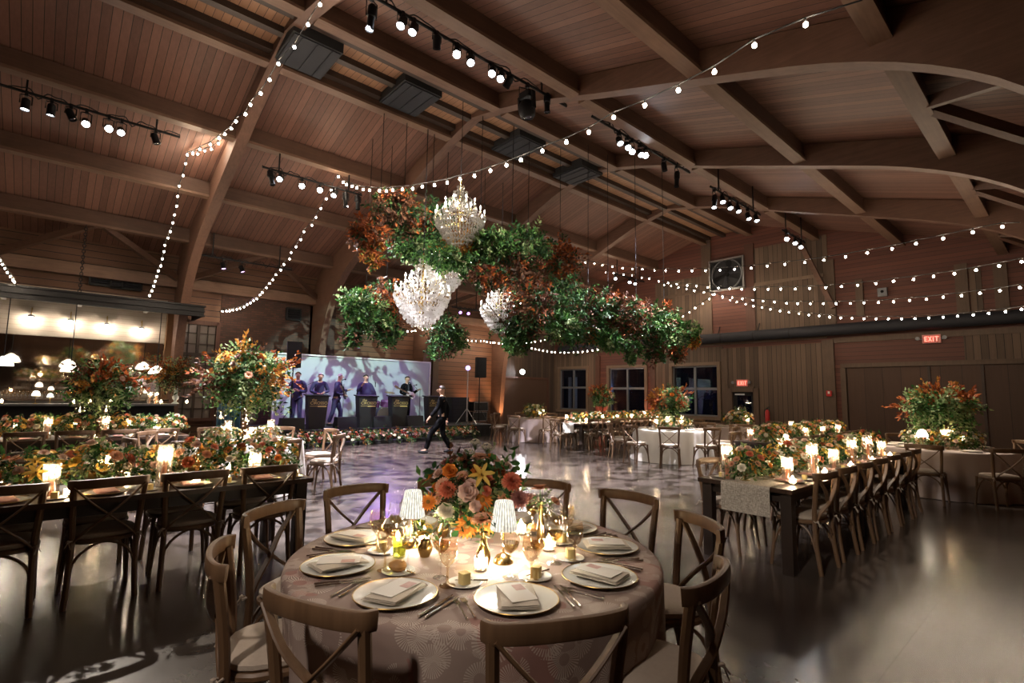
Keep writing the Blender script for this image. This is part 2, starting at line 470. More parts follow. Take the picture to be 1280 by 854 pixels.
def brick():
    m, t = newmat('dark_brick')
    co = t.coord(); sp = t.n('SeparateXYZ', i={0: co})
    v = t.n('CombineXYZ', i={0: sp.outputs[1], 1: sp.outputs[2]}).outputs[0]
    b = t.n('TexBrick', i={'Vector': v, 'Color1': (.075, .030, .020, 1), 'Color2': (.040, .018, .013, 1), 'Mortar': (.030, .022, .018, 1), 'Scale': 1., 'Mortar Size': .008, 'Brick Width': .21, 'Row Height': .075})
    t.done(t.bsdf(b.outputs[0], .8, 0., t.bump(b.outputs['Fac'], -.3, .006))); return m
M['brick'] = brick()
def crystalshade():
    m, t = newmat('lit_ribbed_lamp_shade')
    co = t.coord(); sp = t.n('SeparateXYZ', i={0: co})
    ang = t.math('ARCTAN2', sp.outputs[1], sp.outputs[0])
    rib = t.math('ABSOLUTE', t.math('SINE', t.math('MULTIPLY', ang, 13.)))
    nz = t.noise(t.mapping(co, (80, 80, 40)), 1., 2)
    f = t.math('MULTIPLY', t.math('MULTIPLY_ADD', rib, .75, .25), t.math('MULTIPLY_ADD', nz, 1.2, .2))
    t.done(t.n('Emission', i={'Color': (1., .93, .78, 1), 'Strength': t.math('MULTIPLY', f, 1.35)})); return m
M['crystalshade'] = crystalshade()
def fluted():
    m, t = newmat('fluted_glass')
    lw = t.n('LayerWeight', i={'Blend': .35}).outputs['Facing']
    sp = t.n('SeparateXYZ', i={0: t.coord()})
    rib = t.math('POWER', t.math('ABSOLUTE', t.math('SINE', t.math('MULTIPLY', t.math('ARCTAN2', sp.outputs[1], sp.outputs[0]), 9.))), 3.)
    f = t.math('ADD', t.math('MULTIPLY', rib, .28), t.math('MULTIPLY_ADD', t.math('POWER', lw, 2.5), .6, .06))
    tr = t.n('BsdfTransparent', i={'Color': (.95, .93, .9, 1)})
    gl = t.n('BsdfGlossy', i={'Color': (1, .95, .88, 1), 'Roughness': .12})
    b = t.n('MixShader', i={0: .26, 1: tr, 2: t.n('BsdfTranslucent', i={'Color': (1, .93, .82, 1)})})
    t.done(t.n('MixShader', i={0: f, 1: b.outputs[0], 2: gl})); return m
M['fluted'] = fluted()
# ---------------------------------------------------------------- the hall
XL, XR, YB, YG = -19.4, 1.8, -6.2, 20.5
RX = -9.65
def zd(x): return 8.80 - .30 * abs(x - RX)
ARCHY = [2.87 + 4.42 * k for k in range(-2, 4)]
fl = MB().box(((XL + XR) / 2, (YB + YG) / 2, -.1), (XR - XL + .6, YG - YB + .6, .2))
struct('floor', fl.mesh('floor', M['floor'], False))
c = MB()
for xa, xb in ((XL - .3, RX - 1.0), (RX + 1.0, XR + .3)):
    c.add([(xa, YB - .3, zd(xa)), (xb, YB - .3, zd(xb)), (xb, YG + .3, zd(xb)), (xa, YG + .3, zd(xa)),
           (xa, YB - .3, zd(xa) + .2), (xb, YB - .3, zd(xb) + .2), (xb, YG + .3, zd(xb) + .2), (xa, YG + .3, zd(xa) + .2)],
          [(0, 3, 2, 1), (4, 5, 6, 7), (0, 1, 5, 4), (1, 2, 6, 5), (2, 3, 7, 6), (3, 0, 4, 7)], 0)
for xa, xb in ((RX - 1.0, RX), (RX, RX + 1.0)):
    c.add([(xa, YB - .3, 8.40), (xb, YB - .3, 8.40), (xb, YG + .3, 8.40), (xa, YG + .3, 8.40),
           (xa, YB - .3, zd(xa) + .2), (xb, YB - .3, zd(xb) + .2), (xb, YG + .3, zd(xb) + .2), (xa, YG + .3, zd(xa) + .2)],
          [(0, 3, 2, 1), (4, 5, 6, 7), (0, 1, 5, 4), (1, 2, 6, 5), (2, 3, 7, 6), (3, 0, 4, 7)], 1)
struct('ceiling', c.mesh('ceiling', [M['roof'], M['ridgeboard']], False))
struct('wall_left', MB().box((XL - .15, (YB + YG) / 2, 3.), (.3, YG - YB + .6, 6.)).mesh('wall_left', M['redsidingY'], False))
struct('wall_right', MB().box((XR + .15, (YB + YG) / 2, 2.8), (.3, YG - YB + .6, 5.6)).mesh('wall_right', M['redsidingY'], False))
def gablepoly(y, ext):
    return [(XL - .3, y, -.2), (XR + .3, y, -.2), (XR + .3, y, zd(XR + .3)), (RX, y, zd(RX)), (XL - .3, y, zd(XL - .3))], (0, ext, 0)
p, e = gablepoly(YB, -.3)
struct('wall_back', MB().prism(p, e).mesh('wall_back', M['redsiding'], False))

# gable wall with real openings (windows, glazed door)
def G(px, py, y=YG): q = P(px, py, y=y); return q[0], q[2]
def Grect(x0, y0, x1, y1, y=YG):
    ym = (y0 + y1) / 2; xm = (x0 + x1) / 2
    return G(x0, ym, y)[0], G(x1, ym, y)[0], G(xm, y1, y)[1], G(xm, y0, y)[1]
WIN = [Grect(700, 461.5, 734, 512), Grect(762, 460, 807, 516), Grect(841, 457.5, 898, 520)]
DOOR = Grect(915.5, 490, 944, 525); DOOR = (DOOR[0], DOOR[1], 0., DOOR[3])
holes = sorted(WIN + [DOOR])
gw = MB(); xs = XL - .3
def gcol(x0, x1, z0, z1):   # wall column between two heights (z1 None: up to the roof)
    if z1 is None: poly = [(x0, YG, z0), (x1, YG, z0), (x1, YG, zd(x1))] + ([(RX, YG, zd(RX))] if x0 < RX < x1 else []) + [(x0, YG, zd(x0))]
    else: poly = [(x0, YG, z0), (x1, YG, z0), (x1, YG, z1), (x0, YG, z1)]
    gw.prism(poly, (0, .3, 0))
for (a, b, z0, z1) in holes:
    gcol(xs, a, -.2, None)
    if z0 > .01: gcol(a, b, -.2, z0)
    gcol(a, b, z1, None); xs = b
gcol(xs, XR + .3, -.2, None)
struct('wall_gable', gw.mesh('wall_gable', M['redsiding'], False))

# arches of laminated timber
SOF = [(0, 8.30), (1.5, 7.92), (3.5, 7.14), (5.3, 6.45), (6.6, 5.92), (7.5, 5.38), (8.15, 4.75), (8.6, 3.95), (8.88, 3.0), (9.05, 1.5), (9.12, 0)]
OUT = [(0, None), (1.5, None), (3.5, None), (5.4, None), (6.9, None), (8.2, None), (9.1, None), (9.75, 5.2), (9.75, 4.0), (9.75, 2.2), (9.75, 0)]
def chain(c, sc): 
    pts = []
    for s, z in c:
        zz = z if z is not None else 8.80 - .30 * s * sc - .02
        pts.append((s * sc, zz))
    return bez([(a, 0, b) for a, b in pts], 3)
for k, y in enumerate(ARCHY):
    mb = MB()
    for sg, sc in ((-1, 1.), (1, 1.16)):
        so = chain(SOF, sc); ou = chain(OUT, sc)
        vs = []; fs = []
        for a, b in zip(so, ou):
            for q, dy in ((a, -.12), (b, -.12), (b, .12), (a, .12)): vs.append((RX + sg * q[0], y + dy, q[2]))
        for i in range(len(so) - 1):
            for c0 in range(4):
                d0 = (c0 + 1) % 4; f = (i * 4 + c0, i * 4 + d0, i * 4 + 4 + d0, i * 4 + 4 + c0)
                fs.append(f if sg > 0 else f[::-1])
        n = (len(so) - 1) * 4; fs.append((n, n + 1, n + 2, n + 3))
        mb.add(vs, fs)
    struct('arch_beam', mb.mesh('arch_beam', M['glulam'], True, .5))

# purlins, ridge timbers, eave beams and braces between the arches
PX = [-10.6, -12.95, -15.35, -17.75, -8.7, -6.3, -3.8, -1.4]
BAYS = [(a + .12, b - .12) for a, b in zip(ARCHY[:-1], ARCHY[1:])] + [(ARCHY[-1] + .12, YG)]
for (ya, yb) in BAYS:
    for x in PX:
        mb = MB().box((x, (ya + yb) / 2, zd(x) - .19), (.15, yb - ya, .36), mi=0)
        mb.box((x, (ya + yb) / 2, zd(x) - .40), (.24, yb - ya, .06), mi=1)
        struct('purlin', mb.mesh('purlin', [M['purlin'], M['purlinface']], False))
    for x in (-10.40, -9.75, -9.10):
        struct('ridge_beam', MB().box((x, (ya + yb) / 2, 8.34), (.16, yb - ya, .14)).mesh('ridge_beam', M['darkbeam'], False))
    struct('eave_beam', MB().box((-19.22, (ya + yb) / 2, 4.95), (.3, yb - ya, .34)).mesh('eave_beam', M['purlinface'], False))
    ym = (ya + yb) / 2
    for s in (-1, 1):
        yy = ya if s < 0 else yb
        struct('roof_brace', MB().bar((-19.05, yy, 5.05), (-17.82, ym + s * .1, zd(-17.82) - .34), .14, .17).mesh('roof_brace', M['purlin'], False))
        struct('roof_brace', MB().bar((.6, yy, 5.05), (-1.3, ym + s * .1, zd(-1.3) - .30), .14, .17).mesh('roof_brace', M['purlin'], False))

# gable wall boarding, posts and rails
TN = [0]
def trim(me):
    TN[0] += 1; return struct('trim_%d' % TN[0], me)
def gpatch(px0, py0, px1, py1, mat, th=.03, full=False):
    x0, x1, z0, z1 = Grect(px0, py0, px1, py1)
    mb = MB()
    cuts = [h for h in holes if h[0] < x1 and h[1] > x0 and h[2] < z1 and h[3] > z0]
    if not cuts: mb.box(((x0 + x1) / 2, YG - th / 2, (z0 + z1) / 2), (x1 - x0, th, z1 - z0))
    else:
        xs = x0
        for (a, b, h0, h1) in cuts:
            a2, b2 = max(a, x0), min(b, x1)
            if a2 > xs: mb.box(((xs + a2) / 2, YG - th / 2, (z0 + z1) / 2), (a2 - xs, th, z1 - z0))
            if h0 > z0: mb.box(((a2 + b2) / 2, YG - th / 2, (z0 + h0) / 2), (b2 - a2, th, h0 - z0))
            if h1 < z1: mb.box(((a2 + b2) / 2, YG - th / 2, (h1 + z1) / 2), (b2 - a2, th, z1 - h1))
            xs = b2
        if xs < x1: mb.box(((xs + x1) / 2, YG - th / 2, (z0 + z1) / 2), (x1 - xs, th, z1 - z0))
    trim(mb.mesh('boards', mat, False))
def gpost(px, py0, py1, w, mat, th=.07, z0=None):
    x = G(px, (py0 + py1) / 2)[0]; zt = G(px, py0)[1]; zb = G(px, py1)[1] if z0 is None else z0
    trim(MB().box((x, YG - th / 2, (zt + zb) / 2), (w, th, zt - zb)).mesh('post', mat, False))
def grail(pa, pb, w, mat, th=.06):
    a = G(*pa); b = G(*pb); z = (a[1] + b[1]) / 2
    trim(MB().box(((a[0] + b[0]) / 2, YG - th / 2, z), (abs(b[0] - a[0]), th, w)).mesh('rail', mat, False))
gpatch(690, 443, 748, 545, M['greyboards']); gpatch(817, 436, 905, 545, M['greyboards'])
gpatch(905, 432, 1034, 545, M['greyboards'])
gpatch(943, 302, 1036, 412, M['greyboards']); gpatch(820, 350, 880, 420, M['greyboards'])
gpatch(1205, 408, 1400, 451, M['greyboards']); gpatch(1213, 335, 1228, 398, M['greyboards'])
for px, a, b, w, mt in ((884, 300, 425, .42, 'trim'), (938, 305, 420, .36, 'redpost'), (1038.5, 325, 410, .30, 'trim'), (1203, 330, 400, .3, 'trim'), (1075, 350, 395, .22, 'trim'),
                        (1252, 330, 398, .3, 'trim')):
    gpost(px, a, b, w, M[mt])
gpost(1038, 425, 545, .36, M['trim'], .1, 0.); gpost(748, 445, 545, .26, M['redpost'], .07, 0.); gpost(817, 440, 545, .26, M['redpost'], .07, 0.)
gpost(907, 436, 545, .25, M['trim'], .06, 0.); gpost(692, 443, 545, .3, M['trim'], .1, 0.)
grail((943, 356), (1030, 344), .12, M['trimlight']); grail((690, 441), (1034, 424), .14, M['trim']); grail((820, 371), (890, 366), .1, M['trim'])
grail((1040, 424), (1400, 408), .18, M['trim'])

# windows and glazed door
def window(n, r, cross=True):
    x0, x1, z0, z1 = r; w = sempty('window_%d' % n, ((x0 + x1) / 2, YG, z0))
    def put(nm, mb, m): return obj(nm, mb.mesh(nm, M[m], False), w, (-(x0 + x1) / 2, -YG, -z0))
    f = .10
    put('window_frame', MB().box((x0 - .06, YG - .03, (z0 + z1) / 2), (.14, .12, z1 - z0 + .28)).box((x1 + .06, YG - .03, (z0 + z1) / 2), (.14, .12, z1 - z0 + .28))
        .box(((x0 + x1) / 2, YG - .03, z1 + .07), (x1 - x0, .12, .14)).box(((x0 + x1) / 2, YG - .05, z0 - .07), (x1 - x0 + .3, .18, .14)), 'trimlight')
    xm, zm = (x0 + x1) / 2, z0 + (z1 - z0) * .54
    put('muntin', MB().box((xm, YG + .06, (z0 + z1) / 2), (.09, .06, z1 - z0)).box((xm, YG + .07, zm), (x1 - x0, .05, .10))
        .box((x0 + .03, YG + .06, (z0 + z1) / 2), (.06, .06, z1 - z0)).box((x1 - .03, YG + .06, (z0 + z1) / 2), (.06, .06, z1 - z0))
        .box((xm, YG + .06, z1 - .03), (x1 - x0, .06, .06)).box((xm, YG + .06, z0 + .03), (x1 - x0, .06, .06)), 'grey')
    for a, b in ((x0 + .05, xm - .04), (xm + .04, x1 - .05)):
        for c0, d0 in ((z0 + .05, zm - .05), (zm + .05, z1 - .05)):
            put('pane', MB().box(((a + b) / 2, YG + .1, (c0 + d0) / 2), (b - a, .012, d0 - c0)), 'windowpane')
for i, r in enumerate(WIN): window(i + 1, r)
x0, x1, z0, z1 = DOOR
d = sempty('door_1', ((x0 + x1) / 2, YG, 0))
def put(nm, mb, m): return obj(nm, mb.mesh(nm, M[m], False), d, (-(x0 + x1) / 2, -YG, 0))
put('door_frame', MB().box((x0 - .07, YG - .03, z1 / 2 + .07), (.2, .12, z1 + .14)).box((x1 + .07, YG - .03, z1 / 2 + .07), (.2, .12, z1 + .14)).box(((x0 + x1) / 2, YG - .03, z1 + .1), (x1 - x0, .12, .2)), 'trim')
put('door_leaf', MB().box((x0 + .09, YG + .05, z1 / 2), (.18, .06, z1)).box((x1 - .07, YG + .05, z1 / 2), (.14, .06, z1)).box(((x0 + x1) / 2, YG + .05, z1 - .07), (x1 - x0, .06, .14)).box(((x0 + x1) / 2, YG + .05, .35), (x1 - x0, .06, .7)), 'blackmat')
put('pane', MB().box(((x0 + x1) / 2, YG + .06, (z1 + .7) / 2), (x1 - x0 - .3, .012, z1 - .8)), 'windowpane')
put('door_closer', MB().box((x0 + .32, YG - .02, z1 - .1), (.36, .07, .06)), 'steel')
# sliding barn doors on the right half of the gable wall
dx0, _, _, dz1 = Grect(1061, 459, 1164, 560); edges = [dx0, G(1165, 480)[0], G(1232, 480)[0], .3]
for i in range(3):
    a, b = edges[i], edges[i + 1]
    dd = sempty('door_%d' % (i + 2), ((a + b) / 2, YG, 0))
    o = lambda nm, mb, m: obj(nm, mb.mesh(nm, M[m], False), dd, (-(a + b) / 2, -YG, 0))
    o('door_leaf', MB().box(((a + b) / 2, YG - .05 - .02 * (i % 2), dz1 / 2), (b - a - .03, .07, dz1)), 'barndoor')
    o('door_edge', MB().box((b - .04, YG - .10, dz1 / 2), (.07, .04, dz1)), 'darkbeam')
trim(MB().box(((edges[0] + .3) / 2, YG - .07, dz1 + .08), (.3 - edges[0] + .3, .16, .14)).mesh('rail', M['trim'], False))
trim(MB().box((edges[0] - .09, YG - .06, dz1 / 2), (.16, .12, dz1)).mesh('post', M['trim'], False))
# dim porch outside the glass
struct('porch_ground', MB().box((-9, 24, -.1), (26, 6.6, .2)).mesh('porch_ground', M['blackmat'], False))
for px in (712.5, 719.5):
    x = G(px, 495, 22.)[0]
    o = obj('porch_post', MB().box((x, 22., 1.3), (.13, .13, 2.6)).mesh('porch_post', M['whitepaint'], False))
    tag(o, 'white porch post lit blue outside the window farthest left, %s of the pair' % ('left' if px < 715 else 'right'), 'post', 'porch posts outside')

# left wall: brick panel behind the stage side, tall gridded window, bar back
LX = XL
def LW(px, py): q = P(px, py, x=LX + .02); return q[1], q[2]
ya = LW(272, 440)[0]; yb = LW(398, 440)[0]
trim(MB().box((LX + .02, (ya + yb) / 2, 2.4), (.04, yb - ya, 4.75)).mesh('brick', M['brick'], False))
yc = ARCHY[3] - .2
trim(MB().box((LX + .02, (yb + yc) / 2 + .3, 2.4), (.04, yc - yb - .6, 4.75)).mesh('brick', M['brick'], False))
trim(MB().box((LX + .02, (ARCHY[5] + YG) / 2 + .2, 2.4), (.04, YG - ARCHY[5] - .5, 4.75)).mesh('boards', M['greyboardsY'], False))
trim(MB().box((LX + .06, ARCHY[4] + 1.0, 2.35), (.1, .3, 4.7)).mesh('post', M['trim'], False))
# dark panel door in the corner of the left wall
y0 = LW(628, 500)[0]; y1 = LW(683, 500)[0]
d5 = sempty('door_5', (LX, (y0 + y1) / 2, 0))
zt = LW(660, 474)[1]
obj('door_leaf', MB().box((.06, 0, zt / 2), (.08, y1 - y0, zt)).mesh('door_leaf', M['barndoor'], False), d5)
obj('door_frame', MB().box((.08, -(y1 - y0) / 2, zt / 2), (.12, .1, zt)).box((.08, (y1 - y0) / 2, zt / 2), (.12, .1, zt)).box((.08, 0, zt + .05), (.12, y1 - y0 + .1, .1)).mesh('door_frame', M['redpost'], False), d5)
# tall window with a grid of panes
y0, zt = LW(224, 403); y1 = LW(270, 440)[0]; zb = .6; zt = 3.75
w4 = sempty('window_4', (LX, (y0 + y1) / 2, zb)); hw = (y1 - y0) / 2; hh = zt - zb
wf = MB()
for s in (-1, 1): wf.box((.07, s * hw, hh / 2), (.14, .12, hh + .12))
wf.box((.07, 0, hh), (.14, 2 * hw, .14)).box((.07, 0, 0), (.16, 2 * hw + .2, .1))
obj('window_frame', wf.mesh('window_frame', M['redpost'], False), w4)
mu = MB()
for k in range(1, 4): mu.box((.05, -hw + 2 * hw * k / 4, hh / 2), (.05 if k != 2 else .07, .028 if k != 2 else .085, hh))
for k in range(1, 9): mu.box((.05, 0, hh * k / 9), (.05, 2 * hw, .028 if k % 3 else .12))
obj('muntin', mu.mesh('muntin', M['darkbeam'], False), w4)
m, t = newmat('frosted_night_pane'); t.done(t.bsdf((.15, .125, .12), .12)); M['frost'] = m
obj('pane', MB().box((.03, 0, hh / 2), (.012, 2 * hw, hh)).mesh('pane', M['frost'], False), w4)
trim(MB().box((LX + .13, y0 - .22, 2.1), (.26, .26, 4.2)).mesh('post', wood('amber_post', (.15, .075, .035), (.26, .14, .07), 2, .55), False))
# bar back wall: shiplap band over a long mirror
yb0, yb1 = YB + 2., y0 - .36
zs0 = LW(120, 425)[1]; zs1 = 4.35
trim(MB().box((LX + .05, (yb0 + yb1) / 2, (zs0 + zs1) / 2), (.1, yb1 - yb0, zs1 - zs0)).mesh('shiplap', M['shiplap'], False))
zm0 = 1.25
mo = obj('wall_mirror', MB().box((0, 0, 0), (.03, yb1 - yb0 - .1, zs0 - zm0)).mesh('wall_mirror', M['mirror'], False), None, (LX + .16, (yb0 + yb1) / 2, (zm0 + zs0) / 2), (0, math.radians(4.), 0))
tag(mo, 'long foxed mirror behind the bar, below the white boarding', 'mirror')
trim(MB().box((LX + .08, (yb0 + yb1) / 2, zm0 / 2), (.16, yb1 - yb0, zm0)).mesh('panel', M['grey'], False))
# ---------------------------------------------------------------- furniture prototypes
def chair_meshes():
    D = {}
    rail = [(-.235, -.205, .865), (-.21, -.245, .868), (-.12, -.275, .872), (0, -.285, .874), (.12, -.275, .872), (.21, -.245, .868), (.235, -.205, .865)]
    D['top_rail'] = MB().sweep(bez(rail, 4), rrect(.027, .068, .011), 0).mesh('top_rail', M['chair'])
    for s, k in ((-1, 'L'), (1, 'R')):
        p = bez([(s * .205, -.235, 0), (s * .195, -.20, .24), (s * .192, -.19, .46), (s * .203, -.205, .66), (s * .214, -.232, .85)], 5)
        D['back_leg' + k] = MB().tube(p, [.0195 + .003 * (i / len(p)) for i in range(len(p))], 8).mesh('back_leg', M['chair'])
        p = bez([(s * .212, .20, 0), (s * .198, .178, .22), (s * .19, .168, .445)], 4)
        D['front_leg' + k] = MB().tube(p, [.014 + .005 * i / len(p) for i in range(len(p))], 8).mesh('front_leg', M['chair'])
        p = bez([(s * .212, -.25, .85), (s * .10, -.262, .73), (-s * .02, -.240 - .012 * s, .62), (-s * .12, -.212, .53), (-s * .185, -.196, .455)], 4)
        D['cross_bar' + k] = MB().sweep(p, rrect(.013, .036, .005, 2), 0, up=(0, 1, 0)).mesh('cross_bar', M['chair'])
        p = bez([(s * .2, -.195, .20), (s * .178, -.13, .36), (s * .172, 0, .43), (s * .178, .11, .36), (s * .2, .175, .20)], 4)
        D['side_brace' + k] = MB().tube(p, .0105, 6).mesh('leg_brace', M['chair'])
    for y, k in ((-.195, 'B'), (.175, 'F')):
        p = bez([(-.197, y, .20), (-.15, y, .35), (0, y * .9, .43), (.15, y, .35), (.197, y, .20)], 4)
        D['brace' + k] = MB().tube(p, .0105, 6).mesh('leg_brace', M['chair'])
    ring = []
    for i in range(20):
        a = 2 * PI * i / 20; c0, s0 = math.cos(a), math.sin(a)
        ring.append((.205 * math.copysign(abs(c0) ** .7, c0), .19 * math.copysign(abs(s0) ** .7, s0) - .005, .445))
    mb = MB().sweep(ring, rrect(.034, .036, .01, 2), 0, closed=True)
    mb.prism([(x * .97, y * .97, .448) for x, y, z in ring], (0, 0, .012))
    D['seat'] = mb.mesh('seat', M['chair'])
    def pad(z, f): return [(x * f, y * f, z) for x, y, _ in ring]
    mb = MB(); rows = [pad(.463, .9), pad(.464, 1.0), pad(.475, 1.035), pad(.492, 1.03), pad(.502, .95), pad(.507, .6)]
    vs = [v for r in rows for v in r]; n = 20; fs = []
    for r in range(len(rows) - 1):
        for i in range(n): fs.append((r * n + i, r * n + (i + 1) % n, (r + 1) * n + (i + 1) % n, (r + 1) * n + i))
    fs += [tuple(range(n - 1, -1, -1)), tuple((len(rows) - 1) * n + i for i in range(n))]
    D['cushion'] = mb.add(vs, fs).mesh('cushion', M['cushion'])
    mb = MB()
    for s in (-1, 1):
        mb.tube([(s * .21, -.19, .47), (s * .222, -.21, .462), (s * .205, -.225, .47), (s * .19, -.205, .466)], .006, 5)
        mb.ball((s * .212, -.226, .468), .013, 6); mb.tube([(s * .212, -.228, .466), (s * .235, -.25, .43)], .004, 4); mb.tube([(s * .212, -.228, .466), (s * .20, -.255, .42)], .004, 4)
    D['cushion_tie'] = mb.mesh('cushion_tie', M['cushion'])
    return D
CH = chair_meshes()
def build_chair():
    t = thing('crossback_chair', 'chair', 'chair')
    for nm, key in (('top_rail', 'top_rail'), ('back_leg', 'back_legL'), ('back_leg', 'back_legR'), ('front_leg', 'front_legL'), ('front_leg', 'front_legR'),
                    ('cross_bar', 'cross_barL'), ('cross_bar', 'cross_barR'), ('leg_brace', 'side_braceL'), ('leg_brace', 'side_braceR'), ('leg_brace', 'braceB'), ('leg_brace', 'braceF'), ('seat', 'seat')):
        obj(nm, CH[key], t)
    c = obj('cushion', CH['cushion'], t); obj('cushion_tie', CH['cushion_tie'], c)
    return t
chairP = Proto(build_chair)
def chair(x, y, face, label, group, j=.06):
    """face: heading of the seat front"""
    return chairP.put((x, y, 0), face - PI / 2 + random.uniform(-j, j), label, group)

def long_table(x0, x1, y0, y1, label, h=.76):
    t = thing('farm_table', label, 'table', ((x0 + x1) / 2, (y0 + y1) / 2, 0))
    w, l = x1 - x0, y1 - y0
    obj('tabletop', MB().box((0, 0, h - .02), (w, l, .04)).mesh('tabletop', M['tabledark'], False), t)
    obj('apron', MB().box((0, l / 2 - .09, h - .085), (w - .16, .03, .09)).box((0, -l / 2 + .09, h - .085), (w - .16, .03, .09)).box((w / 2 - .07, 0, h - .085), (.03, l - .2, .09))
        .box((-w / 2 + .07, 0, h - .085), (.03, l - .2, .09)).mesh('apron', M['tableleg'], False), t)
    for sx in (-1, 1):
        for sy in (-1, 1):
            obj('leg', MB().bar((sx * (w / 2 - .075), sy * (l / 2 - .09), 0), (sx * (w / 2 - .075), sy * (l / 2 - .09), h - .04), .095, .095, up=(0, 1, 0)).mesh('leg', M['tableleg'], False), t)
    return t

def cloth_mesh(R, h, drop, mat, folds, amp, push=None, seed=0, flare=.04):
    """round cloth laid over a disc of radius R; push(theta, z) gives how far the drape is pressed in"""
    rng = np.random.default_rng(seed); ph = rng.uniform(0, 6.28, 4); nT = 220
    rs = [0, .25, .5, .75, .9, .97, 1.0]; rows = [(R * a, h + .004, R * a, 0.) for a in rs]
    rows += [(R + .012, h - .004, R + .015, 0.), (R + .018, h - .02, R + .03, .05)]
    n = 14
    for k in range(1, n + 1):
        f = k / n; rows.append((R + .018 + flare * f, h - .02 - (drop - .02) * f, R + .03 + drop * f, f))
    vs = []; uvs = []; fs = []
    for r, z, s, f in rows:
        for i in range(nT):
            a = 2 * PI * i / nT
            w = math.sin(folds * a + ph[0] + .8 * math.sin(3 * a + ph[1])) * .7 + math.sin(folds * 1.7 * a + ph[2]) * .3
            rr = r + amp * w * min(1., f * 1.3)
            if push and f > 0: rr -= push(a, z, f)
            vs.append((rr * math.cos(a), rr * math.sin(a), z)); uvs.append((s * math.cos(a), s * math.sin(a)))
    for j in range(len(rows) - 1):
        for i in range(nT):
            q = (i + 1) % nT
            fs.append((j * nT + i, (j + 1) * nT + i, (j + 1) * nT + q, j * nT + q))
    me = MB().add(vs, fs).mesh('tablecloth', mat, True, 2.5)
    uv = me.uv_layers.new(name='UVMap')
    li = np.zeros(len(me.loops), np.int32); me.loops.foreach_get('vertex_index', li)
    uv.data.foreach_set('uv', np.array(uvs, np.float32)[li].ravel())
    return me
def round_table(x, y, R, label):
    t = thing('round_table', label, 'table', (x, y, 0))
    obj('tabletop', MB().lathe([(R - .005, .725), (R, .735), (R, .752), (R - .006, .757)], 48).mesh('tabletop', M['tableleg']), t)
    obj('pedestal', MB().lathe([(.26, 0), (.26, .03), (.06, .07), (.05, .4), (.06, .68), (.2, .724)], 20).mesh('pedestal', M['tableleg']), t)
    return t

# ---------------------------------------------------------------- tableware
def lathe_me(nm, prof, mat, n=20): return MB().lathe(prof, n, cap=False).mesh(nm, mat, True, .9)
ME = {}
ME['charger'] = MB().lathe([(0, .004), (.10, .004), (.118, .006), (.150, .014), (.163, .017), (.165, .015), (.150, .009), (.11, 0), (0, 0)], 40, cap=False).mesh('plate_body', M['plate'])
ME['rim'] = MB().lathe([(.1615, .0175), (.165, .0185), (.1665, .016), (.164, .0140), (.1615, .0175)], 40, cap=False).mesh('gold_rim', M['brassdark'])
ME['breadplate'] = MB().lathe([(0, .003), (.05, .003), (.072, .010), (.075, .009), (.055, 0), (0, 0)], 28, cap=False).mesh('bread_plate', M['plate'])
def napkin_me(mat):
    mb = MB()
    for k in range(3):
        w, l = .150 - .004 * k, .232 - .006 * k
        n = 8; z0 = .018 + .0045 * k; vs = []
        for j in range(n + 1):
            y = -l / 2 + l * j / n
            for i in range(n + 1):
                x = -w / 2 + w * i / n
                e = 1 - max(abs(2 * i / n - 1), abs(2 * j / n - 1)) ** 6
                vs.append((x + .004 * math.sin(9 * y + k), y, z0 + .0055 * e + .0015 * math.sin(30 * x + 20 * y + k)))
        for j in range(n + 1):
            for i in range(n + 1):
                v = vs[j * (n + 1) + i]; vs.append((v[0], v[1], z0))
        m = (n + 1) ** 2
        fs = [(j * (n + 1) + i, j * (n + 1) + i + 1, (j + 1) * (n + 1) + i + 1, (j + 1) * (n + 1) + i) for j in range(n) for i in range(n)]
        ed = [i for i in range(n + 1)] + [j * (n + 1) + n for j in range(1, n + 1)] + [n * (n + 1) + i for i in range(n - 1, -1, -1)] + [j * (n + 1) for j in range(n - 1, 0, -1)]
        fs += [(ed[q], m + ed[q], m + ed[(q + 1) % len(ed)], ed[(q + 1) % len(ed)]) for q in range(len(ed))]
        mb.add(vs, fs)
    return mb.mesh('napkin', mat, True, 1.2)
ME['napkin'] = napkin_me(M['napkin']); ME['napkinpink'] = napkin_me(M['napkinpink'])
mb = MB().box((0, .005, .0350), (.105, .185, .0016)); mb.box((.026, .045, .0362), (.042, .06, .0006), mi=1)
ME['card'] = mb.mesh('menu_card', [M['card'], M['cardpink']], False)
def fork_me():
    mb = MB(); mb.tube([(0, -.10, .004), (0, -.03, .006), (0, .03, .008)], [.005, .003, .003], 6)
    mb.add([(-.009, .04, .006), (.009, .04, .006), (.004, .025, .007), (-.004, .025, .007), (-.009, .04, .009), (.009, .04, .009), (.004, .025, .010), (-.004, .025, .010), ],
           [(0, 1, 2, 3), (7, 6, 5, 4), (0, 4, 5, 1), (1, 5, 6, 2), (2, 6, 7, 3), (3, 7, 4, 0)])
    for k in range(4):
        x = -.0085 + k * .0057; mb.bar((x, .039, .007), (x, .09, .003), .0032, .002)
    return mb.mesh('fork', M['chrome'])
def knife_me():
    mb = MB(); mb.tube([(0, -.11, .005), (0, -.06, .005), (0, -.01, .005)], [.006, .0055, .0045], 8)
    mb.prism([(-.003, -.01, .004), (.008, 0, .004), (.0085, .07, .004), (.003, .115, .004), (-.004, .118, .004)], (0, 0, .0022))
    return mb.mesh('knife', M['chrome'])
ME['fork'] = fork_me(); ME['knife'] = knife_me()
ME['roll'] = MB().ball((0, 0, .024), (.042, .034, .026), 12).ball((.014, .0, .036), (.02, .022, .014), 8).mesh('bread_roll', M['bread'])
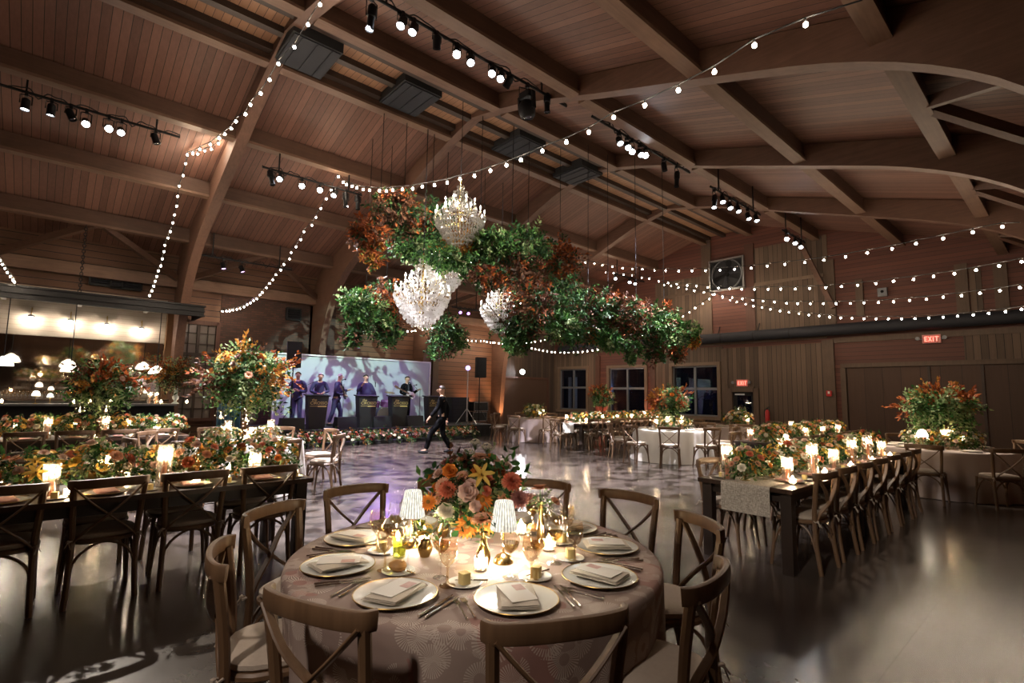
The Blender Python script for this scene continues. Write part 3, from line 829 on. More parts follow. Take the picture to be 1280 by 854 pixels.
ME['butter'] = MB().sweep([(0, 0, 0), (0, 0, .045)], rrect(.042, .042, .006), 0).mesh('butter_block', M['butter'])
goblet = [(.0, .003), (.036, .003), (.034, .006), (.008, .012), (.0055, .03), (.0055, .07), (.010, .082), (.028, .10), (.039, .13), (.041, .155), (.037, .19), (.0355, .195)]
wineg = [(.0, .003), (.036, .003), (.033, .006), (.006, .011), (.004, .03), (.004, .095), (.010, .105), (.034, .13), (.043, .165), (.041, .20), (.036, .225)]
ME['goblet'] = lathe_me('bowl', goblet[6:], M['glassamber']); ME['gobletstem'] = lathe_me('stem', goblet[:7], M['glassamber'], 12)
ME['wineglass'] = lathe_me('bowl', wineg[6:], M['glass']); ME['winestem'] = lathe_me('stem', wineg[:7], M['glass'], 12)
ME['wine'] = MB().lathe([(.008, .107), (.032, .131), (.039, .152), (.0, .152)], 18, cap=False).mesh('wine', M['wine'])
ME['water'] = MB().lathe([(.009, .084), (.027, .102), (.037, .132), (.037, .140), (.0, .140)], 18, cap=False).mesh('water', M['glass'])
def build_goblet():
    t = thing('water_goblet', '', 'glass'); obj('bowl', ME['goblet'], t); obj('stem', ME['gobletstem'], t); obj('water', ME['water'], t); return t
def build_wine():
    t = thing('wine_glass', '', 'glass'); obj('bowl', ME['wineglass'], t); obj('stem', ME['winestem'], t); obj('wine', ME['wine'], t); return t
gobletP, wineP = Proto(build_goblet), Proto(build_wine)
def build_plate():
    t = thing('charger_plate', '', 'plate'); obj('plate_body', ME['charger'], t); obj('gold_rim', ME['rim'], t, label='dark gold rim'); return t
plateP = Proto(build_plate)
def single(nm, cat, me):
    def b(): return tag(obj(nm, me), '', cat)
    return Proto(b)
napkinP = single('folded_napkin', 'napkin', ME['napkin']); napkinpinkP = single('folded_napkin', 'napkin', ME['napkinpink'])
cardP = single('menu_card', 'card', ME['card']); forkP = single('fork', 'cutlery', ME['fork']); knifeP = single('knife', 'cutlery', ME['knife'])
bplateP = single('bread_plate', 'plate', ME['breadplate']); rollP = single('bread_roll', 'bread', ME['roll']); butterP = single('butter_block', 'butter', ME['butter'])

# candles
def candle_maker(nm, R, H, ch, cr, wax):
    gm = MB().lathe([(R - .004, .003), (R, .0), (R, H), (R - .002, H)], 20, cap=False).mesh('glass_cylinder', M['fluted'])
    bm = MB().lathe([(R - .003, .001), (R - .003, .006)], 20).mesh('glass_base', M['glass'])
    cm = MB().lathe([(cr, .006), (cr, ch - .004), (cr * .8, ch), (.0, ch - .003)], 12).tube([(0, 0, ch - .004), (0, 0, ch + .01)], .0012, 4).mesh('candle', M[wax])
    fm = MB().lathe([(.0, ch + .004), (.010, ch + .012), (.0125, ch + .022), (.008, ch + .04), (.0, ch + .06)], 8, cap=False).mesh('flame', M['flame'])
    def b():
        t = thing(nm, '', 'candle'); obj('glass_cylinder', gm, t); obj('glass_base', bm, t)
        c = obj('candle', cm, t); obj('flame', fm, c, label='burning candle flame'); return t
    return Proto(b)
CAND = dict(tall=candle_maker('hurricane_candle', .055, .34, .24, .020, 'candlepink'), mid=candle_maker('hurricane_candle', .052, .24, .16, .020, 'candlepink'),
            short=candle_maker('hurricane_candle', .05, .15, .08, .026, 'candlewhite'), votive=candle_maker('votive_candle', .03, .06, .025, .022, 'candlewhite'))

# small table lamp with ribbed shade
def build_lamp():
    t = thing('table_lamp', '', 'lamp')
    obj('base', MB().lathe([(.055, 0), (.055, .004), (.050, .02), (.036, .038), (.014, .048), (.006, .052)], 24).mesh('base', M['gold']), t)
    obj('stem', MB().lathe([(.0055, .05), (.0055, .20), (.009, .205), (.009, .215), (.0, .22)], 12).mesh('stem', M['gold']), t)
    sh = obj('lamp_shade', MB().lathe([(.073, .175), (.0755, .18), (.070, .21), (.050, .32), (.047, .326), (.042, .324)], 36, cap=False).mesh('lamp_shade', M['crystalshade']), t, label='glowing ribbed crystal shade')
    obj('bulb', MB().ball((0, 0, .235), (.014, .014, .02), 8).mesh('bulb', emit('lamp_bulb', (1., .86, .62), 40.)), sh)
    return t
lampP = Proto(build_lamp)
def build_whitelamp():
    t = thing('table_lamp', '', 'lamp')
    obj('base', MB().lathe([(.05, 0), (.05, .01), (.01, .02), (.006, .03)], 16).mesh('base', M['brassdark']), t)
    obj('stem', MB().lathe([(.006, .02), (.006, .24)], 8).mesh('stem', M['brassdark']), t)
    obj('lamp_shade', MB().lathe([(.085, .20), (.08, .23), (.055, .30), (.02, .32), (0, .322)], 20, cap=False).mesh('lamp_shade', M['shadeglow']), t, label='glowing white dome shade')
    return t
whitelampP = Proto(build_whitelamp)
# ---------------------------------------------------------------- flowers
def bloom_mesh(nm, rings, mats, centre=None, curl=.25):
    mb = MB()
    for (n, th, L, W, mi, ph, z0) in rings:
        for k in range(n):
            a = 2 * PI * k / n + ph; d = Vector((math.cos(a), math.sin(a), 0)); s = Vector((-math.sin(a), math.cos(a), 0)); vs = []
            for t, w in ((.05, .25), (.5, 1.), (.85, .85), (1., .25)):
                h = th + curl * (t - .5)
                r = L * t * math.sin(h); z = z0 + L * t * math.cos(h)
                for q in (-1, 0, 1): vs.append(d * (r - (.12 * L * w * abs(q))) + s * (q * w * W / 2) + Vector((0, 0, z + .10 * L * w * abs(q))))
            fs = []
            for i in range(3):
                for j in range(2): fs.append((i * 3 + j, i * 3 + j + 1, i * 3 + j + 4, i * 3 + j + 3))
            mb.add(vs, fs, mi)
    if centre: mb.ball(*centre, 8, len(mats) - 1)
    return mb.mesh(nm, mats, True, 2.)
def rose(nm, c): return bloom_mesh(nm, [(4, .25, .032, .026, 0, 0, .006), (5, .5, .036, .032, 0, .4, .004), (6, .8, .040, .036, 0, .9, .002), (7, 1.15, .042, .038, 0, .2, 0)], [PET[c]], None, .1)
def dahlia(nm, c): return bloom_mesh(nm, [(6, .15, .022, .010, 0, 0, .012), (9, .45, .030, .013, 0, .3, .010), (12, .8, .038, .015, 0, .1, .007), (15, 1.15, .044, .016, 0, .5, .003), (17, 1.45, .047, .017, 0, .2, 0)], [PET[c]], None, -.1)
def mum(nm, c): return bloom_mesh(nm, [(15, .9, .040, .014, 0, 0, .006), (18, 1.25, .048, .015, 0, .1, .002)], [PET[c], M['pistil']], ((0, 0, .014), (.015, .015, .009)), .3)
def lily(nm, c): return bloom_mesh(nm, [(3, .9, .075, .026, 0, 0, 0), (3, .95, .075, .022, 0, PI / 3, 0)], [PET[c], M['pistil']], ((0, 0, .02), (.005, .005, .02)), .9)
def filler(nm, c):
    mb = MB(); rng = np.random.default_rng(3)
    for k in range(16):
        d = Vector(nrm(rng.normal(size=(1, 3)))[0]); d.z = abs(d.z) + .2; d.normalize(); p = d * .036
        R = d.to_track_quat('Z', 'Y').to_matrix()
        for q in range(5):
            a = 2 * PI * q / 5
            pts = [Vector((0, 0, 0)), Vector((math.cos(a - .5) * .008, math.sin(a - .5) * .008, .002)), Vector((math.cos(a) * .012, math.sin(a) * .012, .001)), Vector((math.cos(a + .5) * .008, math.sin(a + .5) * .008, .002))]
            mb.add([R @ v + p for v in pts], [(0, 1, 2, 3)])
        mb.tube([(0, 0, -.03), p * .98], .0012, 3, 1)
    return mb.mesh(nm, [PET[c], M['stem']], True, 2.)
FL = {}
for k, c in (('rose', 'peach'), ('rose', 'blush'), ('rose', 'white'), ('rose', 'orange'), ('rose', 'coral'), ('dahlia', 'rust'), ('dahlia', 'burgundy'), ('dahlia', 'coral'), ('dahlia', 'mauve'),
             ('mum', 'yellow'), ('mum', 'orange'), ('mum', 'peach'), ('lily', 'yellow'), ('lily', 'orange'), ('filler', 'white'), ('filler', 'yellow'), ('dahlia', 'white'), ('rose', 'yellow')):
    FL[k + '_' + c] = dict(rose=rose, dahlia=dahlia, mum=mum, lily=lily, filler=filler)[k](k, c)
WARM = ['rose_peach', 'rose_blush', 'rose_white', 'rose_orange', 'rose_coral', 'rose_blush', 'dahlia_coral', 'mum_yellow', 'rose_white', 'mum_peach', 'lily_yellow', 'filler_white', 'dahlia_rust', 'rose_yellow', 'filler_yellow', 'rose_peach', 'mum_orange', 'filler_white']
PALE = ['rose_white', 'filler_white', 'rose_blush', 'dahlia_white', 'rose_white', 'rose_yellow', 'mum_peach', 'filler_yellow']
STAGE = ['dahlia_mauve', 'rose_blush', 'dahlia_rust', 'rose_coral', 'rose_white', 'dahlia_burgundy', 'rose_peach', 'filler_white']
def put_flower(par, key, p, nrmv, sc, rng):
    q = Vector(nrmv).normalized().to_track_quat('Z', 'Y')
    e = (q @ Matrix.Rotation(rng.uniform(0, 6.28), 4, 'Z').to_quaternion()).to_euler()
    return obj('flower', FL[key], par, p, e, sc)
def foliage_part(par, rng, c, rad, n, tl, k, ll, lw, mats, nm='foliage', droop=.2, weights=None, zmin=None):
    p, d, nn, L, W, lines = twigs(rng, c, rad, n, tl, k, ll, lw, droop)
    if zmin is not None:
        keep = p[:, 2] > zmin; p, d, nn, L, W = p[keep], d[keep], nn[keep], L[keep], W[keep]
    mi = rng.choice(len(mats), size=len(p) // k + 1, p=weights).repeat(k)[:len(p)]
    sets = [(p[mi == q], d[mi == q], nn[mi == q], L[mi == q], W[mi == q], q) for q in range(len(mats))]
    o = obj(nm, leaf_mesh(nm, sets, [M[q] for q in mats]), par)
    return o, lines
def low_arrangement(seed, rad, hgt, nf, pal, vase='compote', name='floral_arrangement', fs=1., leaves=(34, 7)):
    rng = np.random.default_rng(seed); t = thing(name, '', 'flowers')
    if vase == 'compote':
        obj('vase', MB().lathe([(.05, 0), (.05, .006), (.016, .014), (.014, .05), (.05, .065), (.085, .10), (.09, .125), (.084, .125), (.07, .10), (0, .08)], 20, cap=False).mesh('vase', M['brassdark']), t); zc = .14
    elif vase == 'glass':
        obj('vase', MB().lathe([(.0, .002), (.06, .0), (.075, .03), (.08, .12), (.082, .14)], 20, cap=False).mesh('vase', M['glass']), t); zc = .14
    else:
        obj('planter_box', MB().sweep([(0, 0, 0), (0, 0, .10)], rrect(rad * 1.3, .22, .02), 0).mesh('planter_box', M['blackmat']), t); zc = .14
    foliage_part(t, rng, (0, 0, zc + hgt * .25), (rad * .85, rad * .85, hgt * .7), leaves[0], rad * .55, leaves[1], .055, .026, ['bush', 'sage', 'darkbush', 'ochre'], droop=.1, weights=[.45, .2, .25, .1], zmin=.03)
    o = []
    for k in range(nf):
        a = k * 2.39996 + rng.uniform(-.3, .3); u = (k + .5) / nf; ph = math.acos(1 - u * .98)
        n = np.array([math.sin(ph) * math.cos(a), math.sin(ph) * math.sin(a), math.cos(ph)])
        p = n * np.array([rad, rad, hgt]) * rng.uniform(.78, 1.1) + np.array([0, 0, zc])
        p[2] = max(p[2], .06)
        put_flower(t, pal[rng.integers(len(pal))], p, n + np.array([0, 0, .35]), fs * rng.uniform(.8, 1.25), rng)
    return t
ARR = [Proto(lambda i=i: low_arrangement(20 + i, .22, .18, 19, WARM, 'compote' if i % 2 else 'glass', leaves=(70, 8))) for i in range(4)]
ARP = [Proto(lambda i=i: low_arrangement(40 + i, .30, .21, 26, PALE, 'compote', leaves=(80, 8))) for i in range(2)]
ARS = [Proto(lambda i=i: low_arrangement(60 + i, .34, .26, 26, STAGE, 'box', 'flower_bed', leaves=(70, 7))) for i in range(3)]

def tall_arrangement(seed, R, base_h, squash=.75, mats=(('bush', 'darkbush', 'sage'), ('rust', 'ochre', 'brownleaf')), dens=1., spray=True, stand='glass', ll=.075):
    rng = np.random.default_rng(seed); t = thing('tall_floral_arrangement', '', 'flowers')
    if stand == 'glass':
        obj('vase', MB().lathe([(.0, .004), (.075, 0), (.07, .02), (.045, .08), (.05, base_h * .6), (.085, base_h)], 24, cap=False).mesh('vase', M['glassamber']), t)
        mb = MB()
        for k in range(12):
            a = k * .52; mb.tube([(.03 * math.cos(a), .03 * math.sin(a), .03), (.02 * math.cos(a + 2), .02 * math.sin(a + 2), base_h * .6), (.07 * math.cos(a), .07 * math.sin(a), base_h + .05)], .004, 4)
        obj('stems', mb.mesh('stems', M['twig']), t)
    elif stand == 'urn':
        obj('vase', MB().lathe([(.09, 0), (.09, .02), (.035, .06), (.035, .09), (.075, .14), (.085, .2), (.05, .25), (.045, base_h - .02), (.06, base_h)], 24).mesh('vase', M['urn']), t)
    zc = base_h + R * .45
    _, l1 = foliage_part(t, rng, (0, 0, zc), (R * .62, R * .62, R * squash * .62), int(300 * dens), R * .45, 9, ll * 1.15, ll * .58, list(mats[0]), 'foliage', .15, zmin=base_h * .55)
    sets = []; l2 = []
    for q in range(8):
        n = nrm(rng.normal(size=(1, 3)))[0]; n[2] = abs(n[2]) * .9 - .15; m = n * np.array([R, R, R * squash]) * .72 + np.array([0, 0, zc])
        p, d, nn, L, W, l3 = twigs(rng, m, (R * .2, R * .2, R * .16), int(18 * dens), R * .38, 9, ll * 1.05, ll * .6, .05)
        d = d * .6 + n * .8; sets.append((p, d, nn, L, W, q % len(mats[1]))); l2 += l3
    obj('autumn_leaves', leaf_mesh('autumn_leaves', sets, [M[k] for k in mats[1]]), t)
    mb = MB()
    for a, b, c in l1[::5] + l2[::3]: mb.tube([a, b, c], .003, 3)
    for k in range(9):
        a = k * .7; mb.tube([(0, 0, base_h - .05), (R * .3 * math.cos(a), R * .3 * math.sin(a), zc), (R * .6 * math.cos(a), R * .6 * math.sin(a), zc + R * .3)], .004, 4)
    obj('branches', mb.mesh('branches', M['twig'], False), t)
    for k in range(int(16 * dens)):
        n = nrm(rng.normal(size=(1, 3)))[0]; n[2] = abs(n[2]) * .8
        put_flower(t, WARM[rng.integers(len(WARM))], n * np.array([R * .75, R * .75, R * squash * .75]) + np.array([0, 0, zc]), n, rng.uniform(1.1, 1.7), rng)
    return t
M['urn'] = simple('pale_blue_urn', (.42, .50, .55), .3)

# ---------------------------------------------------------------- hanging clouds of branches
PAL = dict(g=(['bush', 'darkbush', 'sage'], [.62, .25, .13]), d=(['darkbush', 'bush', 'brownleaf'], [.62, .22, .16]), b=(['brownleaf', 'darkbush', 'rust'], [.55, .25, .20]),
           r=(['rust', 'brownleaf', 'darkbush'], [.6, .25, .15]), o=(['ochre', 'rust', 'bush'], [.5, .3, .2]))
def cloud(seed, label, X, blobs, cables, group='hanging clouds of foliage above the dance floor'):
    rng = np.random.default_rng(seed)
    C0 = P(blobs[0][0], blobs[0][1], x=X)
    t = thing('hanging_foliage', label, 'foliage', tuple(C0), 0, group)
    gs, rs, ln = [], [], []
    for (px, py, rx, ry, pal, dx) in blobs:
        c = P(px, py, x=X + dx); dep = (ROT @ (c - CAM))[2]; s = dep / FPX
        mats, wts = PAL[pal]; vol = rx * ry
        n = int(vol * .20) + 14; k = 10
        p, d, nn, L, W, lines = twigs(rng, c - C0, (rx * s * .85, rx * s * .85, ry * s * .85), n, min(rx, ry) * s * .75, k, .125, .060, .3, .5)
        mi = rng.choice(3, size=n, p=wts).repeat(k); ln += lines[::2]
        for q in range(3):
            mk = mi == q; (rs if mats[q] in ('rust', 'ochre', 'brownleaf') else gs).append((p[mk], d[mk], nn[mk], L[mk], W[mk], mats[q]))
    for nm, ss in (('foliage', gs), ('autumn_leaves', rs)):
        ms = sorted(set(q[5] for q in ss))
        if ms: obj(nm, leaf_mesh(nm, [(*q[:5], ms.index(q[5])) for q in ss], [M[q] for q in ms]), t)
    mb = MB()
    for a, b, c in ln: mb.tube([a, b, c], .004, 3)
    cs = [P(b[0], b[1], x=X + b[5]) - C0 for b in blobs]
    for a, b in zip(cs[:-1], cs[1:]): mb.tube([a, (a + b) / 2 + np.array([0, 0, .1]), b], .012, 5)
    obj('branches', mb.mesh('branches', M['twig'], False), t)
    for k, (px, py) in enumerate(cables):
        a = P(px, py, x=X) - C0
        obj('hanging_cable', MB().tube([a, (a[0], a[1], zd(X) - .3 - C0[2])], .008, 5).mesh('hanging_cable', M['black']), t)
    return t
cloud(1, 'brownish foliage cloud hanging farthest left and highest, touching the string lights', -10.6, [(500, 268, 40, 26, 'b', 0), (458, 290, 28, 18, 'r', 0), (545, 272, 26, 26, 'd', 0), (520, 306, 38, 18, 'g', 0), (468, 318, 12, 20, 'o', 0), (492, 250, 26, 14, 'b', 0), (548, 300, 24, 12, 'o', 0)], [(475, 262), (505, 255), (540, 262)])
cloud(2, 'largest bright green foliage cloud in the middle, hung around the upper chandeliers', -9.3, [(655, 305, 40, 24, 'g', 0), (605, 305, 44, 16, 'g', 0), (590, 330, 34, 15, 'g', 0), (650, 338, 40, 26, 'b', 0), (700, 322, 26, 26, 'r', 0), (578, 300, 16, 14, 'o', 0), (700, 375, 46, 30, 'd', 0), (650, 405, 34, 22, 'd', 0), (664, 375, 26, 26, 'b', .5), (610, 345, 26, 14, 'b', .4), (555, 322, 24, 14, 'g', 0), (645, 425, 18, 14, 'g', 0)], [(600, 300), (640, 290), (700, 305), (660, 300)])
cloud(3, 'small foliage cloud with a red tip hanging left of the big chandelier', -11.6, [(462, 395, 32, 22, 'g', 0), (447, 376, 22, 16, 'g', 0), (478, 368, 22, 18, 'r', 0), (440, 416, 12, 18, 'd', 0), (487, 415, 16, 18, 'd', 0), (495, 385, 16, 16, 'r', 0)], [(457, 372), (483, 362)])
cloud(4, 'round dark green foliage ball hanging right above the stage backdrop', -12.6, [(558, 412, 24, 18, 'd', 0), (552, 434, 16, 13, 'd', 0), (572, 425, 14, 14, 'g', 0)], [(560, 400)])
cloud(5, 'dark drooping foliage cloud between the green one and the one farthest right', -8.3, [(735, 395, 40, 28, 'd', 0), (755, 385, 28, 22, 'b', 0), (705, 412, 26, 18, 'g', 0), (770, 395, 24, 22, 'b', 0), (742, 418, 8, 12, 'o', 0)], [(735, 375), (760, 370)])
cloud(6, 'dark foliage cloud hanging farthest right, trailing sprays beside the long duct', -7.6, [(810, 402, 34, 24, 'd', 0), (785, 390, 26, 20, 'b', 0), (842, 412, 20, 18, 'g', 0), (765, 425, 20, 13, 'g', 0), (818, 436, 14, 16, 'd', 0), (866, 415, 9, 11, 'g', 0), (868, 428, 5, 9, 'o', 0), (836, 386, 9, 9, 'r', 0), (792, 440, 10, 14, 'g', 0), (845, 440, 10, 12, 'b', 0)], [(795, 380), (830, 385)])

# ---------------------------------------------------------------- crystal chandeliers
def crystal_drop_mesh(seed, tiers):
    rng = np.random.default_rng(seed); mb = MB()
    def drop(p, L):
        r = L * .30; ring = [(p[0] + r * math.cos(q * 2.094), p[1] + r * math.sin(q * 2.094), p[2] - L * .6) for q in range(3)]
        mb.add([p] + ring + [(p[0], p[1], p[2] - L)], [(0, 1, 2), (0, 2, 3), (0, 3, 1), (4, 2, 1), (4, 3, 2), (4, 1, 3)])
    for R, z, n, hang in tiers:
        for i in range(n):
            a = 2 * PI * i / n
            for k in range(hang): drop((R * math.cos(a) * (1 - .05 * k), R * math.sin(a) * (1 - .05 * k), z - .075 * k + rng.uniform(-.01, .01)), rng.uniform(.06, .09))
    return mb.mesh('crystal_drops', M['crystalmix'], False)
def crystalmix():
    m, t = newmat('crystal_pendants')
    a = t.n('MixShader', i={0: .5, 1: t.n('BsdfTransparent', i={'Color': (1, 1, 1, 1)}), 2: t.n('BsdfGlossy', i={'Color': (1, 1, 1, 1), 'Roughness': .08})})
    b = t.n('MixShader', i={0: .45, 1: a.outputs[0], 2: t.n('BsdfTranslucent', i={'Color': (1, .98, .94, 1)})})
    t.done(b); return m
M['crystalmix'] = crystalmix()
def build_chandelier():
    t = thing('crystal_chandelier', '', 'chandelier')
    fr = MB().tube([(0, 0, .75), (0, 0, -.35)], .018, 8)
    fr.lathe([(.0, -.42), (.05, -.38), (.03, -.32), (.06, -.2), (.03, -.1), (.07, .05), (.03, .15), (.05, .35), (.02, .5)], 12, cap=False)
    bulbs = []
    for n, R, z, ph in ((12, .50, .0, 0), (8, .32, .22, .2)):
        for i in range(n):
            a = 2 * PI * i / n + ph; c0, s0 = math.cos(a), math.sin(a)
            fr.tube(bez([(.03 * c0, .03 * s0, z - .12), (R * .5 * c0, R * .5 * s0, z - .2), (R * .95 * c0, R * .95 * s0, z - .08), (R * c0, R * s0, z)], 4), .008, 5)
            bulbs.append((R * c0, R * s0, z + .07))
    obj('frame', fr.mesh('frame', M['gold']), t)
    cm = MB().lathe([(.004, -.075), (.028, -.07), (.03, -.062), (.011, -.058), (.011, 0), (.0, 0)], 8).mesh('candle_cup', M['candlewhite'])
    for p in bulbs: obj('candle_cup', cm, t, p)
    bm = MB().lathe([(0, 0), (.011, .008), (.014, .022), (.007, .045), (0, .06)], 8, cap=False).mesh('candle_bulb', M['chandbulb'])
    for p in bulbs: obj('candle_bulb', bm, t, p)
    d = obj('crystal_drops', crystal_drop_mesh(1, [(.52, -.03, 46, 3), (.46, -.10, 40, 4), (.38, -.20, 34, 4), (.30, -.28, 28, 4), (.2, -.36, 18, 4), (.10, -.42, 10, 3), (.03, -.46, 4, 3), (.34, .20, 30, 4), (.24, .36, 22, 4), (.14, .52, 14, 4), (.07, .64, 8, 3), (.42, .08, 26, 3)]), t)
    d['kind'] = 'stuff'
    obj('chain', MB().tube([(0, 0, .7), (0, 0, 3.2)], .008, 5).mesh('chain', M['black']), t)
    return t
chandP = Proto(build_chandelier)
for lab, px, py, X, sc in (('topmost crystal chandelier, above the bright green foliage', 575, 270, -9.2, 1.0), ('biggest crystal chandelier, fully visible left of the green foliage', 528, 366, -9.7, 1.08),
                           ('crystal chandelier low and right, half wrapped in dark foliage', 626, 384, -9.7, .92), ('crystal chandelier half hidden just behind the biggest one', 556, 335, -11.4, 1.0),
                           ('crystal chandelier glimpsed inside the middle of the foliage', 604, 335, -10.6, .75)):
    c = P(px, py, x=X); o = chandP.put(tuple(c), random.uniform(0, 1), lab, 'crystal chandeliers', sc * 1.1)
# ---------------------------------------------------------------- foreground round table
TX, TY, TR = -2.16, 1.71, .905
TH = .762
round_table(TX, TY, TR, 'round dining table under the burst-patterned cloth in the foreground')
T0C = [(-25, .90), (-67, .86), (-107, .92), (-147, 1.02), (-179, 1.14), (151, 1.2), (122, 1.2), (91, 1.12), (57, 1.0), (13, .92)]
PLACES = ['front place'] + ['%s place clockwise from the front' % ORD[k] for k in range(9)]
CHL = ['crossback chair nearest the camera, back turned, at front of the patterned table', 'crossback chair with broad curved rail, front left of the patterned table',
       'crossback chair seen edge-on at lower left of the patterned table', 'pale crossback chair left of the patterned table, next to the long table corner',
       'crossback chair beyond the left plates of the patterned table, facing right', 'crossback chair mostly hidden behind the left side of the central bouquet',
       'crossback chair directly behind the bouquet, right part of its rail showing', 'crossback chair at the back right of the patterned table, before the dance floor',
       'crossback chair with tall pale back at right of the patterned table', 'crossback chair at lower right of the patterned table, turned sideways']
def push(a, z, f):
    v = 0.
    for deg, r in T0C:
        d = (a - math.radians(deg) + PI) % (2 * PI) - PI
        lim = TR + .03 - (r - .235)
        if lim > 0: v = max(v, lim * (1 if abs(d) < .2 else max(0, 1 - (abs(d) - .2) / .2)))
    return .25 * v * min(1., max(0., (.715 - z) / .35))
cl = obj('tablecloth', cloth_mesh(TR, TH, .745, M['cloth'], 24, .012, push, 2), None, (TX, TY, 0))
tag(cl, 'blush and taupe burst-patterned cloth on the foreground round table', 'tablecloth')
for (deg, r), lab in zip(T0C, CHL):
    a = math.radians(deg)
    chair(TX + r * math.cos(a), TY + r * math.sin(a), a + PI, lab, 'chairs around the patterned table', .02)
ZT = TH + .006
SD = [-25, -66, -106, -144, 179, 148, 118, 88, 54, 14]
def on_table(a, r, lx, ly):
    """point near a place setting: lx to the diner's right, ly towards the table centre"""
    ca, sa = math.cos(a), math.sin(a)
    return TX + (r - ly) * ca - lx * sa, TY + (r - ly) * sa + lx * ca
for k, deg in enumerate(SD):
    a = math.radians(deg); r = .685; pl = PLACES[k]; rz = a + PI / 2
    def at(lx, ly, z=0.): x, y = on_table(a, r, lx, ly); return (x, y, ZT + z)
    g = 'place settings on the patterned table'
    plateP.put(at(0, 0), rz, 'white rimmed charger plate at the %s' % pl, g)
    napkinP.put(at(0, 0), rz + random.uniform(-.35, .35), 'folded linen napkin on the charger at the %s' % pl, g)
    cardP.put(at(0, .0, .0), rz + random.uniform(-.3, .3), 'printed menu card on the napkin at the %s' % pl, g)
    for q, w in ((-.195, 'inner'), (-.225, 'outer')): forkP.put(at(q, -.01 - .01 * (w == 'outer')), rz + .05, '%s fork beside the charger at the %s' % (w, pl), g)
    for q, w in ((.195, 'inner'), (.222, 'outer')): knifeP.put(at(q, -.01), rz - .04, '%s knife beside the charger at the %s' % (w, pl), g)
    bplateP.put(at(-.16, .235), rz, 'small bread plate above the forks at the %s' % pl, g)
    if k in (1, 6): rollP.put(at(-.165, .235, .004), rz + .4, 'golden bread roll on the bread plate at the %s' % pl, g)
    else: butterP.put(at(-.16, .23, .004), rz + random.uniform(-.4, .4), 'butter block on the bread plate at the %s' % pl, g)
    knifeP.put(at(-.125, .24, .008), rz + 1.3, 'butter knife across the bread plate at the %s' % pl, g, .62)
    gobletP.put(at(.125, .185), 0, 'ribbed amber water goblet at the %s' % pl, g)
    wineP.put(at(.05, .255), 0, 'tall stemmed wine glass at the %s' % pl, g)
    if k % 2 == 0 or k in (3, 5): wineP.put(at(.185, .275), 0, 'second wine glass behind the goblet at the %s' % pl, g, .92)

def T0(px, py, z=TH + .006): q = P(px, py, z=z); return (q[0], q[1], z)
lampP.put(T0(629, 703), .3, 'small gold lamp with lit crystal shade right of the bouquet', 'crystal-shaded lamps on the patterned table', .88)
lampP.put(T0(514, 683), .1, 'small gold lamp with lit crystal shade left of the bouquet', 'crystal-shaded lamps on the patterned table', .88)
# bouquet
def bouquet():
    rng = np.random.default_rng(11); t = thing('floral_centrepiece', 'large bouquet of orange, peach and rust blooms in the middle of the patterned table', 'flowers', T0(592, 668))
    obj('vase', MB().lathe([(.07, 0), (.07, .008), (.02, .02), (.02, .05), (.08, .08), (.12, .12), (.125, .15), (.11, .15), (0, .1)], 24, cap=False).mesh('vase', M['brassdark']), t)
    foliage_part(t, rng, (0, 0, .25), (.23, .23, .16), 150, .15, 8, .06, .032, ['bush', 'sage', 'darkbush', 'brownleaf'], droop=.1, weights=[.45, .2, .2, .15], zmin=.05)
    keys = ['rose_peach', 'rose_blush', 'mum_peach', 'mum_orange', 'mum_peach', 'rose_orange', 'rose_coral', 'dahlia_coral', 'dahlia_rust', 'rose_peach', 'mum_peach', 'dahlia_mauve', 'rose_blush', 'filler_white']
    nf = 42
    for k in range(nf):
        a = k * 2.39996; u = (k + .5) / nf; ph = math.acos(1 - u * 1.08)
        n = np.array([math.sin(ph) * math.cos(a), math.sin(ph) * math.sin(a), math.cos(ph)])
        p = n * np.array([.265, .265, .20]) * rng.uniform(.82, 1.08) + np.array([0, 0, .22])
        put_flower(t, keys[rng.integers(len(keys))], p, n + np.array([0, 0, .2]), rng.uniform(.75, 1.15), rng)
    for px, py, key, sc in ((602, 595, 'lily_yellow', 1.0), (562, 590, 'rose_orange', 1.1), (585, 617, 'rose_blush', 1.5), (559, 613, 'dahlia_coral', 1.1), (603, 627, 'mum_orange', 1.2), (607, 655, 'mum_orange', 1.5), (583, 660, 'mum_orange', 1.4), (535, 629, 'mum_orange', 1.0), (557, 640, 'rose_white', 1.2), (649, 625, 'dahlia_mauve', 1.2), (640, 603, 'dahlia_coral', 1.2)):
        b = np.array(t.location); dd = ROT @ (b - CAM); q = P(px, py, z=1.) ; d = ray(px, py); tt = (dd[2] - .22) / FPX
        p = CAM + d * tt - b; n = _n(CAM - (p + b)) + np.array([0, 0, .4])
        put_flower(t, key, p, n, sc, rng)
    mb = MB()
    for dx, dy, h in ((-.03, .02, .50), (.04, .05, .48), (-.01, -.04, .45)):
        mb.tube(bez([(dx * .4, dy * .4, .2), (dx * 1.3, dy, .38), (dx, dy, h)], 4), .0025, 5)
        put_flower(t, 'filler_white', (dx, dy, h), (0, 0, 1), 1.0, rng)
    obj('stems', mb.mesh('stems', M['stem']), t)
    return t
bouquet()
